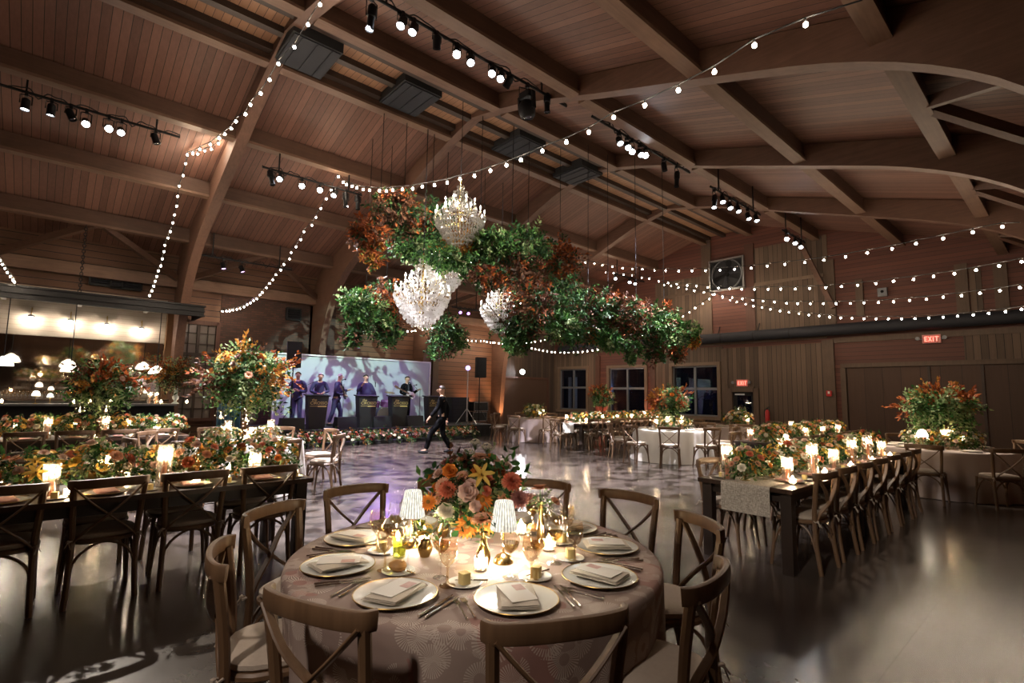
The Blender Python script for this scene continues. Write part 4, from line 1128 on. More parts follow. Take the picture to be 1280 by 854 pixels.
def bud_vase(px, py, lab, prof, blooms, mat='gold'):
    rng = np.random.default_rng(int(px)); t = thing('bud_vase', lab, 'vase', T0(px, py), 0, 'bud vases around the bouquet')
    obj('vase', MB().lathe(prof, 20, cap=False).mesh('vase', M[mat]), t)
    mb = MB(); h0 = prof[-1][1]
    for key, dx, dy, h, sc in blooms:
        mb.tube(bez([(0, 0, .02), (dx * .3, dy * .3, h0), (dx, dy, h)], 4), .0025, 5)
        put_flower(t, key, (dx, dy, h), (dx * 2, dy * 2, .2), sc, rng)
    obj('stems', mb.mesh('stems', M['stem']), t)
    foliage_part(t, rng, (0, 0, h0 + .03), (.03, .03, .03), 7, .06, 5, .04, .018, ['bush', 'sage'])
TALLV = [(.028, 0), (.034, .03), (.030, .07), (.016, .10), (.015, .13), (.02, .15)]
ROUNDV = [(.022, 0), (.036, .03), (.036, .05), (.024, .075), (.022, .08)]
bud_vase(604, 706, 'tapered gold bud vase before the bouquet, left of the right lamp', TALLV, [('mum_peach', .01, -.02, .2, 1.2)])
bud_vase(531, 696, 'round gold bud vase with one yellow bloom by the left lamp', ROUNDV, [('mum_yellow', .0, -.01, .10, .9), ('filler_yellow', -.02, .02, .12, .8)])
bud_vase(676, 676, 'slim gold bud vase with a peach bloom right of the bouquet', [(.022, 0), (.024, .06), (.014, .12), (.013, .19), (.018, .21)], [('mum_peach', -.01, 0, .27, 1.1), ('rose_peach', .07, .03, .21, .8), ('dahlia_mauve', -.08, -.02, .2, 1.2)])
bud_vase(553, 672, 'low gold bud vase with pale blooms left before the bouquet', ROUNDV, [('filler_white', .02, .02, .12, 1.), ('rose_white', -.03, .0, .12, .9)])
for i, (px, py, lab) in enumerate(((601, 713, 'votive candle in front of the right lamp, brightest on the patterned table'), (686, 688, 'votive candle right of the bouquet beside the slim vase'), (497, 684, 'votive candle beside the left lamp'), (530, 677, 'votive candle behind the round gold vase'), (651, 668, 'votive candle behind the right lamp'), (585, 655, 'votive candle half hidden behind the bouquet'))):
    CAND['votive'].put(T0(px, py), 0, lab, 'votives on the patterned table')
for px, py, lab in ((499, 696, 'green glass tumbler beside the left lamp base'), (523, 671, 'green glass tumbler behind the left lamp')):
    tag(obj('tumbler', MB().lathe([(.028, .002), (.030, .0), (.036, .085), (.034, .085), (.028, .01), (0, .008)], 20, cap=False).mesh('tumbler', M['glassgreen']), None, T0(px, py)), lab, 'glass', 'green tumblers')
# ---------------------------------------------------------------- the other tables
ZL = .762
TABLES = dict(
    TL1=dict(x=(-5.98, -4.92), y=(-.55, 1.92), nm='the near left table', ends=('the right end', 'right'), seg=1, sp=.57, y0=1.53, n=4, side=('camera side', 'far side'), cs=.57),
    TL2=dict(x=(-11.75, -10.68), y=(-.95, 1.92), nm='the long bar-side table', ends=('the right end', 'right'), seg=1, y0=1.5, n=5, side=('camera side', 'bar side'), cs=.57),
    TR1=dict(x=(-2.72, -1.82), y=(5.0, 9.5), nm='the near right table', ends=('the near end', 'near'), seg=2, y0=5.48, n=7, side=('right side', 'left side'), cs=.61),
    TR2=dict(x=(-4.6, -3.65), y=(9.8, 14.4), nm='the long alarm-side table', ends=('the near end', 'near'), seg=2, y0=10.2, n=6, side=('right side', 'left side'), cs=.66),
    TM=dict(x=(-10.72, -9.72), y=(11.4, 16.3), nm='the long window-side table', ends=('the near end', 'near'), seg=2, y0=11.8, n=7, side=('right side', 'left side'), cs=.64))
for key, T in TABLES.items():
    (x0, x1), (y0, y1) = T['x'], T['y']; nm = T['nm']; e = T['ends'][0]; up = key.startswith('TL')
    for k in range(T['seg']):
        a = y0 + (y1 - y0) * k / T['seg']; b = y0 + (y1 - y0) * (k + 1) / T['seg']
        long_table(x0, x1, a, b - .004, 'dark plank farm table, %s' % nm if T['seg'] == 1 else 'dark plank farm table, %s section of %s' % (['near', 'far'][k], nm))
    g = 'chairs along %s' % nm; gp = 'place settings on %s' % nm
    for s, sx in ((0, 1), (1, -1)):
        xe = x1 if sx > 0 else x0
        for k in range(T['n']):
            y = T['y0'] + T['cs'] * k * (-1 if up else 1)
            xs = xe - sx * (.25 if key == 'TL1' else .1)
            lab = 'crossback chair, %s from %s, %s of %s' % (ORD[k], e, T['side'][s], nm)
            chair(xs, y, PI if sx > 0 else 0, lab, g)
            rz = PI / 2 if sx > 0 else -PI / 2
            px = xe - sx * .20; who = '%s place from %s, %s of %s' % (ORD[k], e, T['side'][s], nm[4:])
            pk = napkinpinkP
            plateP.put((px, y, ZL), rz, 'charger plate at the ' + who, gp, .88)
            pk.put((px, y, ZL - .002), rz + random.uniform(-.2, .2), 'blush napkin at the ' + who, gp, .95)
            gobletP.put((xe - sx * .40, y + .10, ZL), 0, 'amber goblet at the ' + who, gp)
            if key in ('TL1', 'TR1', 'TL2'):
                wineP.put((xe - sx * .42, y - .06, ZL), 0, 'wine glass at the ' + who, gp)
            if key in ('TL1', 'TR1'):
                by = y + .27 * (1 if sx > 0 else -1)
                bplateP.put((xe - sx * .15, by, ZL), rz, 'bread plate at the ' + who, gp)
                butterP.put((xe - sx * .15, by, ZL + .004), rz + k, 'butter block at the ' + who, gp)
    xm = (x0 + x1) / 2; L = y1 - y0
    na = {'TL1': 7, 'TL2': 8, 'TR1': 11, 'TR2': 9, 'TM': 10}[key]
    for k in range(na):
        f = (k + .5) / na; y = (y1 - f * L) if up else (y0 + f * L)
        ARR[(k * 3 + len(key)) % 4].put((xm + random.uniform(-.06, .06), y, ZL), random.uniform(0, 6.28), '%s low arrangement of peach blooms from %s on %s' % (ORD[k], e, nm), 'low arrangements on ' + nm, {'TL1': 1.0, 'TL2': 1.05}.get(key, .95) * random.uniform(.92, 1.08))
    nc = {'TL1': 7, 'TL2': 8, 'TR1': 13, 'TR2': 9, 'TM': 13}[key]
    kinds = {'TL1': ['tall', 'mid', 'mid', 'tall', 'mid', 'mid', 'mid'], 'TL2': ['mid', 'short', 'mid', 'tall', 'mid', 'tall', 'mid', 'short'],
             'TR1': ['tall', 'mid', 'mid', 'tall', 'tall', 'mid', 'mid', 'tall', 'mid', 'tall', 'mid', 'mid', 'mid']}.get(key, ['mid', 'short', 'mid', 'mid', 'tall'])
    for k in range(nc):
        f = (k + .12) / nc + .02; y = (y1 - f * L) if up else (y0 + f * L)
        CAND[kinds[k % len(kinds)]].put((xm + (.24 if k % 2 else -.20), y, ZL), k, '%s glass-cylinder candle from %s on %s' % (ORD[k], e, nm), 'hurricane candles on ' + nm)
    nv = {'TL1': 6, 'TL2': 5, 'TR1': 10, 'TR2': 6, 'TM': 9}[key]
    for k in range(nv):
        f = (k + .5) / nv; y = (y1 - f * L) if up else (y0 + f * L)
        CAND['votive'].put((xm + .34 * (1 if k % 2 == 0 else -1), y + .1, ZL), k, '%s glass votive from %s on %s' % (ORD[k], e, nm), 'votives on ' + nm)
def runner(key, w, drop, mat, lab, cx=0.):
    (x0, x1), (y0, y1) = TABLES[key]['x'], TABLES[key]['y']; xm = (x0 + x1) / 2 + cx; t = .004; z = .7605
    path = [(y0 - .012, z - drop), (y0 - .012, z - .02), (y0 - .006, z - .003), (y0 + .02, z), (y1 - .02, z), (y1 + .006, z - .003), (y1 + .012, z - .02), (y1 + .012, z - drop)]
    vs = []; fs = []
    for y, zz in path:
        for q in (-w / 2, w / 2): vs.append((xm + q, y, zz))
    for i in range(len(path) - 1): fs.append((2 * i, 2 * i + 1, 2 * i + 3, 2 * i + 2))
    o = obj('table_runner', MB().add(vs, fs).mesh('table_runner', M[mat], False)); tag(o, lab, 'runner')
    m = o.modifiers.new('thick', 'SOLIDIFY'); m.thickness = .004; m.offset = 1
runner('TR1', .46, .27, 'runner', 'grey woven runner hanging over the near end of the near right table', .03)
runner('TM', .42, .27, 'linenwhite', 'pale runner hanging over the near end of the long table under the windows')
chair(-10.2, 11.05, PI / 2, 'crossback chair standing at the near end of the long window-side table', 'chairs along the long window-side table')

ROUNDS = [('RW', -7.1, 11.8, 'linenwhite', 'the white-draped round table', 10, .2), ('RG', -6.75, 14.75, 'linengrey', 'the taupe round table behind the white one', 8, .5), ('RL', -12.9, 12.6, 'linenrose', 'the round table in the far corner', 8, .35),
          ('RR', -1.75, 11.75, 'linengrey', 'the round table before the barn doors', 10, .30), ('RM', -8.95, 2.35, 'linenwhite', 'the round table under the tallest bouquet', 8, .1)]
for key, x, y, mat, nm, n, ph in ROUNDS:
    R = {'RR': .95, 'RW': .92}.get(key, .86)
    round_table(x, y, R, 'round table hidden below its cloth, %s' % nm)
    o = obj('tablecloth', cloth_mesh(R, .762, .752, M[mat], 18, .03, None, len(nm) % 7, .07), None, (x, y, 0)); tag(o, 'floor-length linen cloth of %s' % nm, 'tablecloth')
    for k in range(n):
        a = 2 * PI * k / n + ph; r = R + .40
        view = math.atan2(-y, -x)
        chair(x + r * math.cos(a), y + r * math.sin(a), a + PI, 'crossback chair, %s counterclockwise from the near right, %s' % (ORD[k], nm), 'chairs around ' + nm)
        rr = R - .2; rz = a + PI / 2
        plateP.put((x + rr * math.cos(a), y + rr * math.sin(a), .768), rz, 'plate at the %s seat, %s' % (ORD[k], nm), 'settings on ' + nm, .88)
        napkinP.put((x + rr * math.cos(a), y + rr * math.sin(a), .766), rz, 'napkin at the %s seat of %s' % (ORD[k], nm), 'settings on ' + nm, .95)
        gobletP.put((x + (R - .42) * math.cos(a + .25), y + (R - .42) * math.sin(a + .25), .768), 0, 'goblet at the %s seat of %s' % (ORD[k], nm), 'settings on ' + nm)
    if key in ('RG', 'RL'): ARP[0 if key == 'RG' else 1].put((x, y, .768), .4, 'low mound of cream flowers on %s' % nm, None, 1.3)
    if key in ('RR',):
        for k in range(5):
            a = 2 * PI * k / 5 + .6; (ARR[k % 4] if k % 2 else ARP[k % 2]).put((x + .34 * math.cos(a), y + .34 * math.sin(a), .768), a, '%s low flower mound on %s' % (ORD[k], nm), 'low mounds on ' + nm, .9)
    if key == 'RM':
        for k in range(4):
            a = 2 * PI * k / 4 + .3; ARP[k % 2].put((x + .42 * math.cos(a), y + .42 * math.sin(a), .768), a, '%s low cream flower mound on %s' % (ORD[k], nm), 'low mounds on ' + nm, .6)
    if key == 'RW':
        for k in range(3):
            a = 2 * PI * k / 3 + .9; ARP[k % 2].put((x + .3 * math.cos(a), y + .3 * math.sin(a), .768), a, '%s low cream flower mound on %s' % (ORD[k], nm), 'low mounds on ' + nm, .8)
    for k in range({'RR': 5, 'RM': 7, 'RW': 5, 'RG': 2, 'RL': 2}[key]):
        a = 2 * PI * k / 5.3 + .2; rr = .26 + .12 * (k % 2)
        CAND[['mid', 'tall', 'short'][k % 3]].put((x + rr * math.cos(a), y + rr * math.sin(a), .768), k, '%s glass candle cylinder on %s' % (ORD[k], nm), 'candle cylinders on ' + nm)
whitelampP.put((-1.95, 11.2, .768), 0, 'white dome lamp glowing among the flowers before the barn doors')
# tall bouquets
for args, x, y, z, lab in (((101, .75, .66, .92, (('bush', 'darkbush', 'sage'), ('ochre', 'rust', 'brownleaf')), 1.2), -8.95, 2.35, .768, 'tallest bouquet of green and orange branches, left of the stage'),
                           ((102, .66, .42, .40, (('bush', 'sage', 'sage'), ('rust', 'rust', 'ochre')), 1.0), -1.75, 11.75, .768, 'wide low-domed bouquet of rust sprays before the barn doors'),
                           ((103, .52, .46, .85, (('sage', 'bush', 'darkbush'), ('rust', 'ochre', 'rust')), .8), -7.15, 11.9, .768, 'green and coral bouquet standing on the white-draped round table'),
                           ((104, .42, .60, .9, (('darkbush', 'bush', 'sage'), ('rust', 'rust', 'brownleaf')), .7), -10.2, 12.95, ZL, 'rust-topped bouquet on the long table under the windows, before the first windows'),
                           ((105, .63, .55, .75, (('bush', 'sage', 'darkbush'), ('rust', 'brownleaf', 'ochre')), 1.0), -11.1, .66, ZL, 'rust and green bouquet on the long table before the bar')):
    t = tall_arrangement(*args); t.location = (x, y, z); t['label'] = lab; t['group'] = 'tall bouquets'
# glass candle globes hanging off the tall bouquets
gl = MB().ball((0, 0, 0), .075, 14).mesh('globe', M['glass'])
for i, (px, py, X, lab) in enumerate(((276, 518, -8.6, 'glass globe hanging low left of the tallest bouquet'), (286, 531, -8.5, 'glass globe hanging right of the blue drape'), (308, 521, -8.4, 'glass globe under the middle of the tallest bouquet'), (100, 511, -10.8, 'glass globe hanging left of the bouquet before the bar'), (133, 510, -10.7, 'glass globe hanging right below the bouquet before the bar'), (103, 499, -11.2, 'glass globe hanging highest, just above the bar top line'))):
    c = P(px, py, x=X); t = thing('hanging_candle_globe', lab, 'candle', tuple(c), 0, 'hanging candle globes')
    obj('globe', gl, t); obj('candle', MB().lathe([(.02, -.07), (.02, -.045), (0, -.045)], 10).mesh('candle', M['candlewhite']), t)
    obj('flame', MB().lathe([(0, -.045), (.007, -.035), (.004, -.02), (0, -.01)], 8, cap=False).mesh('flame', M['flame']), t)
    obj('hanging_thread', MB().tube([(0, 0, .075), (.0, 0, .26)], .002, 4).mesh('hanging_thread', M['steel']), t)
# ---------------------------------------------------------------- festoon strings
bulb_me = MB().lathe([(0, -.075), (.022, -.066), (.033, -.045), (.030, -.022), (.016, -.004), (0, -.002)], 10, cap=False).mesh('bulb', M['bulb'])
sock_me = MB().lathe([(.015, -.006), (.017, .0), (.016, .035), (.006, .045), (0, .045)], 8, cap=False).mesh('socket', M['blackmat'])
def strand(label, segs, sc=.64):
    allp = []
    for e0, e1, px in segs: allp.append([Pplane(x, y, e0, e1) for x, y in px])
    flat = [p for s in allp for p in s]; o = np.array(flat[0])
    t = thing('string_lights', label, 'lights', tuple(o), 0, 'festoon strings under the roof')
    line = []
    for (e0, e1, px), pts in zip(segs, allp):
        line += [np.array(e0, float)] + [p + np.array([0, 0, .075]) for p in pts] + [np.array(e1, float)]
    line = [p - o for p in line]
    clean = [line[0]]
    for p in line[1:]:
        if np.linalg.norm(p - clean[-1]) > .03: clean.append(p)
    obj('cable', MB().tube(clean, .009, 5).mesh('cable', M['blackmat']), t)
    for p in flat:
        b = obj('bulb', bulb_me, t, tuple(p - o + np.array([0, 0, .03])), (0, 0, 0), sc); obj('socket', sock_me, b)
K1, K2 = P(235, 190, x=-14.2), P(420, 220, x=-13.)
strand('string of bulbs from the ridge to the kink at the second purlin, upper left', [(P(405, -5, x=-7.5), K1, [(400, 6), (385, 31), (368, 59), (348, 80), (337, 100), (326, 117), (313, 131), (307, 143), (295, 152), (289, 161), (281, 168), (274, 173), (263, 181), (250, 187), (241, 192)])], .75)
strand('string of bulbs falling from the kink to the bar canopy, upper left', [(K1, P(183, 372, x=-17.6), [(234, 194), (232, 205), (229, 220), (224, 233), (222, 246), (221, 258), (218, 269), (216, 279), (213, 290), (210, 298), (206, 307), (205, 315), (203, 324), (201, 333), (198, 339), (196, 346), (194, 352), (192, 358), (190, 364), (187, 370)])])
strand('short doubled string of bulbs by the kink, under the arch', [(P(296, 162, x=-13.4), K1, [(289, 166), (273, 180), (264, 187), (256, 189), (247, 193)])])
strand('long string of bulbs sagging right across the ridge toward the camera', [(K2, P(1078, 0, y=5.4), [(423, 221), (429, 228), (433, 231), (440, 233), (446, 235), (454, 237), (462, 238), (474, 238.5), (483, 239), (491, 238), (503, 237), (516, 236), (528, 233.5), (543, 231.5), (559, 228.5), (575, 224), (593, 220), (613, 213.5), (633, 207), (651, 200), (678, 189), (708, 178), (736, 165.5), (767, 147), (806, 132), (848, 113), (893, 90), (943, 57), (1007, 31)])], .75)
strand('string of bulbs hanging from the arch down to the brick wall', [(K2, P(274, 390, x=-19.), [(414, 238), (408, 249), (401, 261), (395, 272), (390, 282), (380, 290), (376, 300), (370, 309), (364, 316), (362, 324), (355, 331), (351, 338), (345, 344), (341, 350), (337, 355), (333, 360), (328, 366), (325, 369), (321, 374), (317, 376), (313, 379), (309, 381), (305, 384), (300, 386), (296, 387), (291, 388), (287, 389), (283, 389.5), (278, 389.5)])])
strand('string of bulbs ending on the canopy at the left edge', [(P(-6, 318, x=-16.), P(20, 357, x=-17.6), [(0, 326), (3, 331), (6, 336), (9, 341), (13, 346), (16, 350), (18, 353)])])
strand('uppermost string of bulbs across the gable, passing over the framed fan', [(P(690, 318, y=16.), P(1275, 278, y=11.7), [(712, 324), (731.5, 328.5), (743, 330), (753, 332), (765.5, 334), (778, 335.6), (790.6, 336.7), (803, 337), (818, 338.6), (832, 338.8), (848.5, 339.3), (865, 339), (882, 338.8), (900, 338), (918, 337), (939, 335.6), (959, 333), (981, 331), (1006, 328.6), (1030, 325.6), (1057, 321.6), (1084, 316.6), (1115, 311.6), (1145, 305), (1179, 298.6), (1216, 291), (1253, 284)])])
strand('second string of bulbs across the gable, just below the framed fan', [(P(745, 338, y=18.), P(1300, 324, y=13.5), [(757, 341), (767, 342), (779.6, 343.5), (790, 345), (802, 347.5), (811.6, 349), (823.6, 352), (835, 354), (846, 355.5), (859, 357), (870.6, 358), (884.6, 359.5), (898, 360.5), (912, 361.5), (927, 362), (943, 362), (960, 362), (976, 361.8), (994, 361.7), (1012, 361), (1032, 360), (1052, 358.7), (1072, 357), (1095, 355), (1117, 352), (1142, 349.7), (1167, 346), (1193, 342.7), (1220, 338), (1249, 333), (1277, 327.7)])])
strand('third string of bulbs across the gable, above the lowest one', [(P(822, 354, y=19.5), P(1300, 357, y=14.5), [(830, 356.6), (839, 358), (848, 359.6), (858, 361.5), (868, 364), (880, 366), (891, 368.5), (903, 371), (915, 372.5), (928, 374), (941, 375.6), (954, 377), (968, 378), (983, 379.5), (997, 380), (1013, 380), (1029, 380), (1045, 380), (1063, 379.8), (1080, 379), (1098, 378.6), (1117, 377.6), (1137, 376), (1158, 374.6), (1179, 372), (1202, 370), (1225, 367), (1250, 364), (1275, 360)])])
strand('lowest string of bulbs across the gable, just above the long duct', [(P(888, 366, y=20.2), P(1300, 384, y=15.6), [(893, 368.5), (903, 372.3), (912.7, 375.4), (921, 378), (932, 380.7), (941.7, 383), (952.7, 385), (963, 387), (975, 389), (986, 390.7), (998.7, 392.4), (1011, 394), (1024, 395.3), (1037, 396.7), (1051, 397.7), (1065, 398.3), (1080, 398.8), (1095, 399), (1110.7, 399), (1127, 399), (1143.7, 398.7), (1161, 398), (1179, 397), (1197, 395.7), (1216.7, 394), (1236, 392), (1257, 390), (1277, 387)])])
strand('low string of bulbs swagging from the corner up to the fan', [(P(600, 424, x=-18.9), P(893, 366, y=20.2), [(605, 426.8), (609, 427.6), (613, 428.2), (618, 429), (623, 429.6), (628, 430.3), (637, 431.5), (645, 432.8), (653, 433.8), (660, 434.7), (664.7, 435.7), (669, 437), (674, 437.8), (679, 439), (684, 439.6), (689.6, 440.5), (694, 441), (700, 441), (705.5, 441.2), (711, 441.2), (717, 441), (722.5, 440.7), (728, 440.2), (734, 439.5), (740.6, 438.5), (747, 437.5), (752.6, 436), (760, 435), (766, 433), (773, 431), (780, 429), (787, 426.6), (794, 424), (803, 420), (813, 416), (824, 411), (835, 406), (846, 400.5), (854, 396), (862, 391), (869, 385.6), (878.5, 380), (887, 374)])])
strand('short string of bulbs rising right from behind the small foliage ball', [(P(582, 427, x=-18.7), P(740, 405, y=19.5), [(585, 426), (590, 426.2), (595, 426.4), (601, 427), (608, 427.8), (616, 428.6), (624, 429.3), (634, 430), (642, 430), (653, 429.7), (658, 429), (664, 428), (669, 427.3), (676, 426.4), (681, 425.4), (688, 424), (694.8, 422.5), (700, 421), (707, 419), (713.7, 417), (720, 414.6), (727, 412)])])
strand('short string of bulbs behind the foliage, above the stage backdrop', [(P(496, 416.5, x=-18.8), P(560, 405, x=-17.4), [(501, 415.2), (509.5, 414.8), (515, 414.2), (519, 413.7), (528, 412.6), (534, 411.6), (540, 410.4)])])

# ---------------------------------------------------------------- lighting bars and lamps
LAMPS = {}
def lamp_mesh(kind):
    if kind in LAMPS: return LAMPS[kind]
    if kind == 'par': body = MB().lathe([(.0, .15), (.05, .15), (.085, .11), (.09, .02), (.09, -.13), (.096, -.14), (.096, -.16), (.084, -.16), (.084, -.13)], 18, cap=False); lens = MB().lathe([(.083, -.13), (.05, -.142), (0, -.146)], 18, cap=False)
    elif kind == 'long': body = MB().lathe([(.0, .26), (.06, .26), (.095, .2), (.095, .02), (.075, 0), (.07, -.2), (.085, -.24), (.085, -.27), (.075, -.27), (.07, -.24)], 16, cap=False); lens = MB().lathe([(.07, -.24), (.04, -.25), (0, -.255)], 16, cap=False)
    else: body = MB().lathe([(.0, .2), (.12, .19), (.2, .1), (.22, -.05), (.2, -.2), (.14, -.27), (.13, -.25)], 20, cap=False).box((0, 0, .34), (.36, .2, .16)).box((-.25, 0, .14), (.05, .12, .44)).box((.25, 0, .14), (.05, .12, .44)); lens = MB().lathe([(.13, -.24), (.07, -.26), (0, -.27)], 18, cap=False)
    LAMPS[kind] = (body.mesh('lamp_body', M['black']), lens); return LAMPS[kind]
LENSM = {}
def light_bar(label, pa, pb, X, fixtures, where, tilt=(.0, 0.)):
    a, b = P(*pa, x=X), P(*pb, x=X); z = (a[2] + b[2]) / 2; a = np.array([X, a[1], z]); b = np.array([X, b[1], z])
    t = thing('lighting_bar', label, 'lighting bar', tuple(a))
    obj('pipe', MB().tube([(0, 0, 0), tuple(b - a)], .028, 8).mesh('pipe', M['black']), t)
    for f in (.15, .85):
        q = (b - a) * f; obj('hanger', MB().bar((0, q[1], 0), (0, q[1], zd(X) - .05 - z), .03, .03, up=(0, 1, 0)).mesh('hanger', M['black'], False), t)
    cb = MB(); L = b[1] - a[1]; rng = np.random.default_rng(int(abs(X) * 10))
    pts = [(.03 * math.sin(i * 2.1), L * i / 24, .03 + .05 * abs(math.sin(i * 1.3)) - .1 * (i % 4 == 1)) for i in range(25)]
    cb.tube(bez(pts, 3), .012, 5); obj('power_cable', cb.mesh('power_cable', M['blackmat']), t)
    n = 0
    for (px, py, kind, lens, aim) in fixtures:
        p = P(px, py, x=X); drop = max(.16, min(.55, z - p[2])) if kind != 'head' else max(.5, z - p[2])
        n += 1
        st = {'off': 'unlit', 'lit': 'lit', 'bright': 'dazzling', 'pink': 'pink-lit', 'purple': 'purple-lit'}[lens]
        nm = {'par': 'can lamp', 'long': 'long spotlight', 'head': 'moving-head light'}[kind]
        o = thing('stage_lamp', '%s %s, %s from the left on %s' % (st, nm, ORD[n - 1], where), 'stage light', (X, p[1], z - drop), 0, 'stage lamps')
        d = Vector(aim) - Vector((X, p[1], z - drop)); e = (-d).normalized().to_track_quat('Z', 'Y').to_euler()
        bm, lm = lamp_mesh(kind)
        body = obj('lamp_body', bm, o, (0, 0, 0), e, .76)
        mk = {'off': 'lensoff', 'lit': 'parlens', 'bright': 'parbright', 'pink': 'pinklens', 'purple': 'purplelens'}[lens]
        if (kind, mk) not in LENSM: LENSM[(kind, mk)] = lm.mesh('lens', M[mk])
        obj('lens', LENSM[(kind, mk)], body)
        w = .085 if kind != 'head' else .21
        yk = MB().tube([(0, -w, 0), (0, -w, drop * .7), (0, 0, drop * .8), (0, w, drop * .7), (0, w, 0)], .012, 6)
        yk.box((0, 0, drop - .03), (.07, .05, .10)); obj('yoke', yk.mesh('yoke', M['black']), o)
    return a, b, z
CAMP = (0, 0, 1.6); FLR = (-9, 5, 0)
TL1c, T0c, RMc = (-5.5, .7, .8), (-2.16, 1.7, .8), (-8.9, 2.3, .9)
light_bar('black lighting bar under the roof at far upper left', (-8, 104), (225, 171), -13.1, [(32, 130, 'par', 'lit', (-12.8, -.9, 0)), (64, 137, 'par', 'lit', (-13.8, -.6, 0)), (88, 143, 'par', 'off', (-12, 3, 0)), (107, 153, 'par', 'bright', TL1c), (135, 160, 'par', 'bright', T0c), (151, 164, 'par', 'lit', TL1c), (194, 173, 'par', 'off', (-13, 4, 0))], 'the far upper left bar')
light_bar('black lighting bar left of the hanging foliage', (328, 204), (452, 248), -12.9, [(339, 222, 'long', 'off', (-11, 4.6, 0)), (350, 222, 'par', 'lit', TL1c), (377, 232, 'par', 'bright', T0c), (400, 238, 'par', 'bright', CAMP), (418, 242, 'par', 'lit', RMc), (432, 250, 'long', 'off', (-13.2, 6, 0)), (447, 253, 'long', 'off', (-13.2, 6.5, 0))], 'the bar left of the foliage')
light_bar('black lighting bar at top centre, nearest the camera', (425, -15), (708, 124), -7., [(464, 22, 'long', 'lit', (-8, 3, 0)), (503, 18, 'par', 'lit', (-5, 1, .8)), (517, 29, 'par', 'lit', (-5, 1.5, .8)), (546, 46, 'par', 'off', (-9, 6, 2)), (571, 61, 'par', 'bright', T0c), (588, 70, 'par', 'lit', (-3, 3, .8)), (615, 84, 'par', 'lit', T0c), (626, 92, 'par', 'lit', (-3, 2, 1)), (636, 98, 'par', 'off', (-11, 5, 2)), (659, 116, 'head', 'off', (-7, 7.2, 0)), (684, 122, 'long', 'off', (-7.1, 7.4, 0))], 'the top centre bar')
light_bar('black lighting bar under the right roof, behind the second arch', (740, 143), (862, 218), -6.6, [(774, 176, 'par', 'lit', (-3, 7, .8)), (784, 182, 'par', 'lit', (-2.3, 6, .8)), (790, 188, 'par', 'bright', (-2.2, 4, .8)), (800, 191, 'par', 'lit', (-2.3, 7, .8)), (807, 194, 'par', 'bright', (-1, 2, 1.5)), (830, 208, 'par', 'off', (-6, 12, 0)), (846, 224, 'long', 'off', (-7.3, 11.8, 0))], 'the bar behind the second arch')
light_bar('short lighting bar under the right roof, behind the third arch', (888, 232), (950, 270), -6.1, [(893, 252, 'long', 'lit', (-5.3, 10, 0)), (903, 249, 'par', 'lit', (-4, 10, 0)), (912, 257, 'par', 'lit', (-3.6, 11, .8)), (922, 261, 'par', 'lit', (-3.6, 12, .8)), (935, 270, 'par', 'lit', (-4, 13, .8)), (945, 272, 'par', 'lit', (-4, 13, .8))], 'the bar behind the third arch')
light_bar('shortest lighting bar, high before the gable wall', (978, 289), (1006, 302), -6.1, [(983, 298, 'par', 'bright', (-2, 8, 1)), (994, 301, 'par', 'lit', (-4.3, 12, 1)), (1001, 307, 'par', 'lit', (-4.3, 13, 1))], 'the bar before the gable')
light_bar('low lighting bar near the eave above the brick wall', (246, 316), (365, 339), -17.6, [(279, 332, 'par', 'pink', (-16, 4.4, 0)), (302, 336, 'par', 'pink', (-16, 6, 0))], 'the low eave bar')
light_bar('short lighting bar with purple lamps seen under the chandeliers', (565, 383), (600, 390), -17.6, [(575, 388, 'par', 'purple', (-9, 9, 1.2)), (585, 390, 'par', 'purple', (-8, 9, 1.2))], 'the purple bar over the stage end')
light_bar('small far lighting bar above the dark foliage', (765, 342), (805, 352), -13.5, [(769, 344, 'par', 'lit', (-9, 13, .8)), (787, 350, 'par', 'lit', (-9, 13, .8)), (794, 352, 'par', 'lit', (-9, 13, .8))], 'the far bar above the dark foliage')

# black boxes along the ridge
for k, (px, py) in enumerate(((385, 68), (513, 122), (648, 183), (722, 218))):
    c = P(px, py, x=-9.85); mb = MB().box((0, 0, .16), (1.15, .95, .42), mi=0).box((0, 0, -.06), (1.05, .85, .04), mi=1)
    for j in range(2): mb.box((0, -.18 + .36 * j, -.085), (1.0, .012, .02), mi=2)
    t = thing('ceiling_heater', 'dark box unit under the ridge, %s from the left' % ORD[k], 'heater', (c[0], c[1], c[2]), 0, 'dark box units along the ridge')
    obj('casing', MB().box((0, 0, .16), (1.15, .95, .42)).mesh('casing', M['blackmat'], False), t)
    g = MB().box((0, 0, -.06), (1.07, .87, .03))
    for j in range(3): g.box((0, -.28 + .28 * j, -.08), (1.04, .014, .02))
    obj('grille', g.mesh('grille', M['panelbox'], False), t)
    obj('bracket', MB().box((-.4, 0, .46), (.05, .6, .2)).box((.4, 0, .46), (.05, .6, .2)).mesh('bracket', M['black'], False), t)

# ---------------------------------------------------------------- gable wall fittings
q = P(1060, 411, y=20.15); zz = q[2]; xa = P(700, 436, y=20.15)[0]
t = thing('air_duct', 'long dark round duct running across the gable wall', 'duct', (xa, 20.15, zz))
obj('pipe', MB().tube([(0, 0, 0), (.25 - xa, 0, 0)], .2, 16).mesh('pipe', M['panelbox']), t)
jn = MB()
for k in range(9): jn.tube([(1.1 + k * 1.3, 0, 0), (1.16 + k * 1.3, 0, 0)], .208, 16)
obj('joint_band', jn.mesh('joint_band', M['black']), t)
for k in range(7): obj('hanger', MB().bar((.7 + k * 1.6, .12, .15), (.7 + k * 1.6, .3, .5), .03, .03).mesh('hanger', M['black']), t)
x0, _ = G(889.5, 348); x1, _ = G(931, 340); zt = (G(889.5, 329)[1] + G(929, 321)[1]) / 2; zb = (G(889.5, 367)[1] + G(931, 358)[1]) / 2
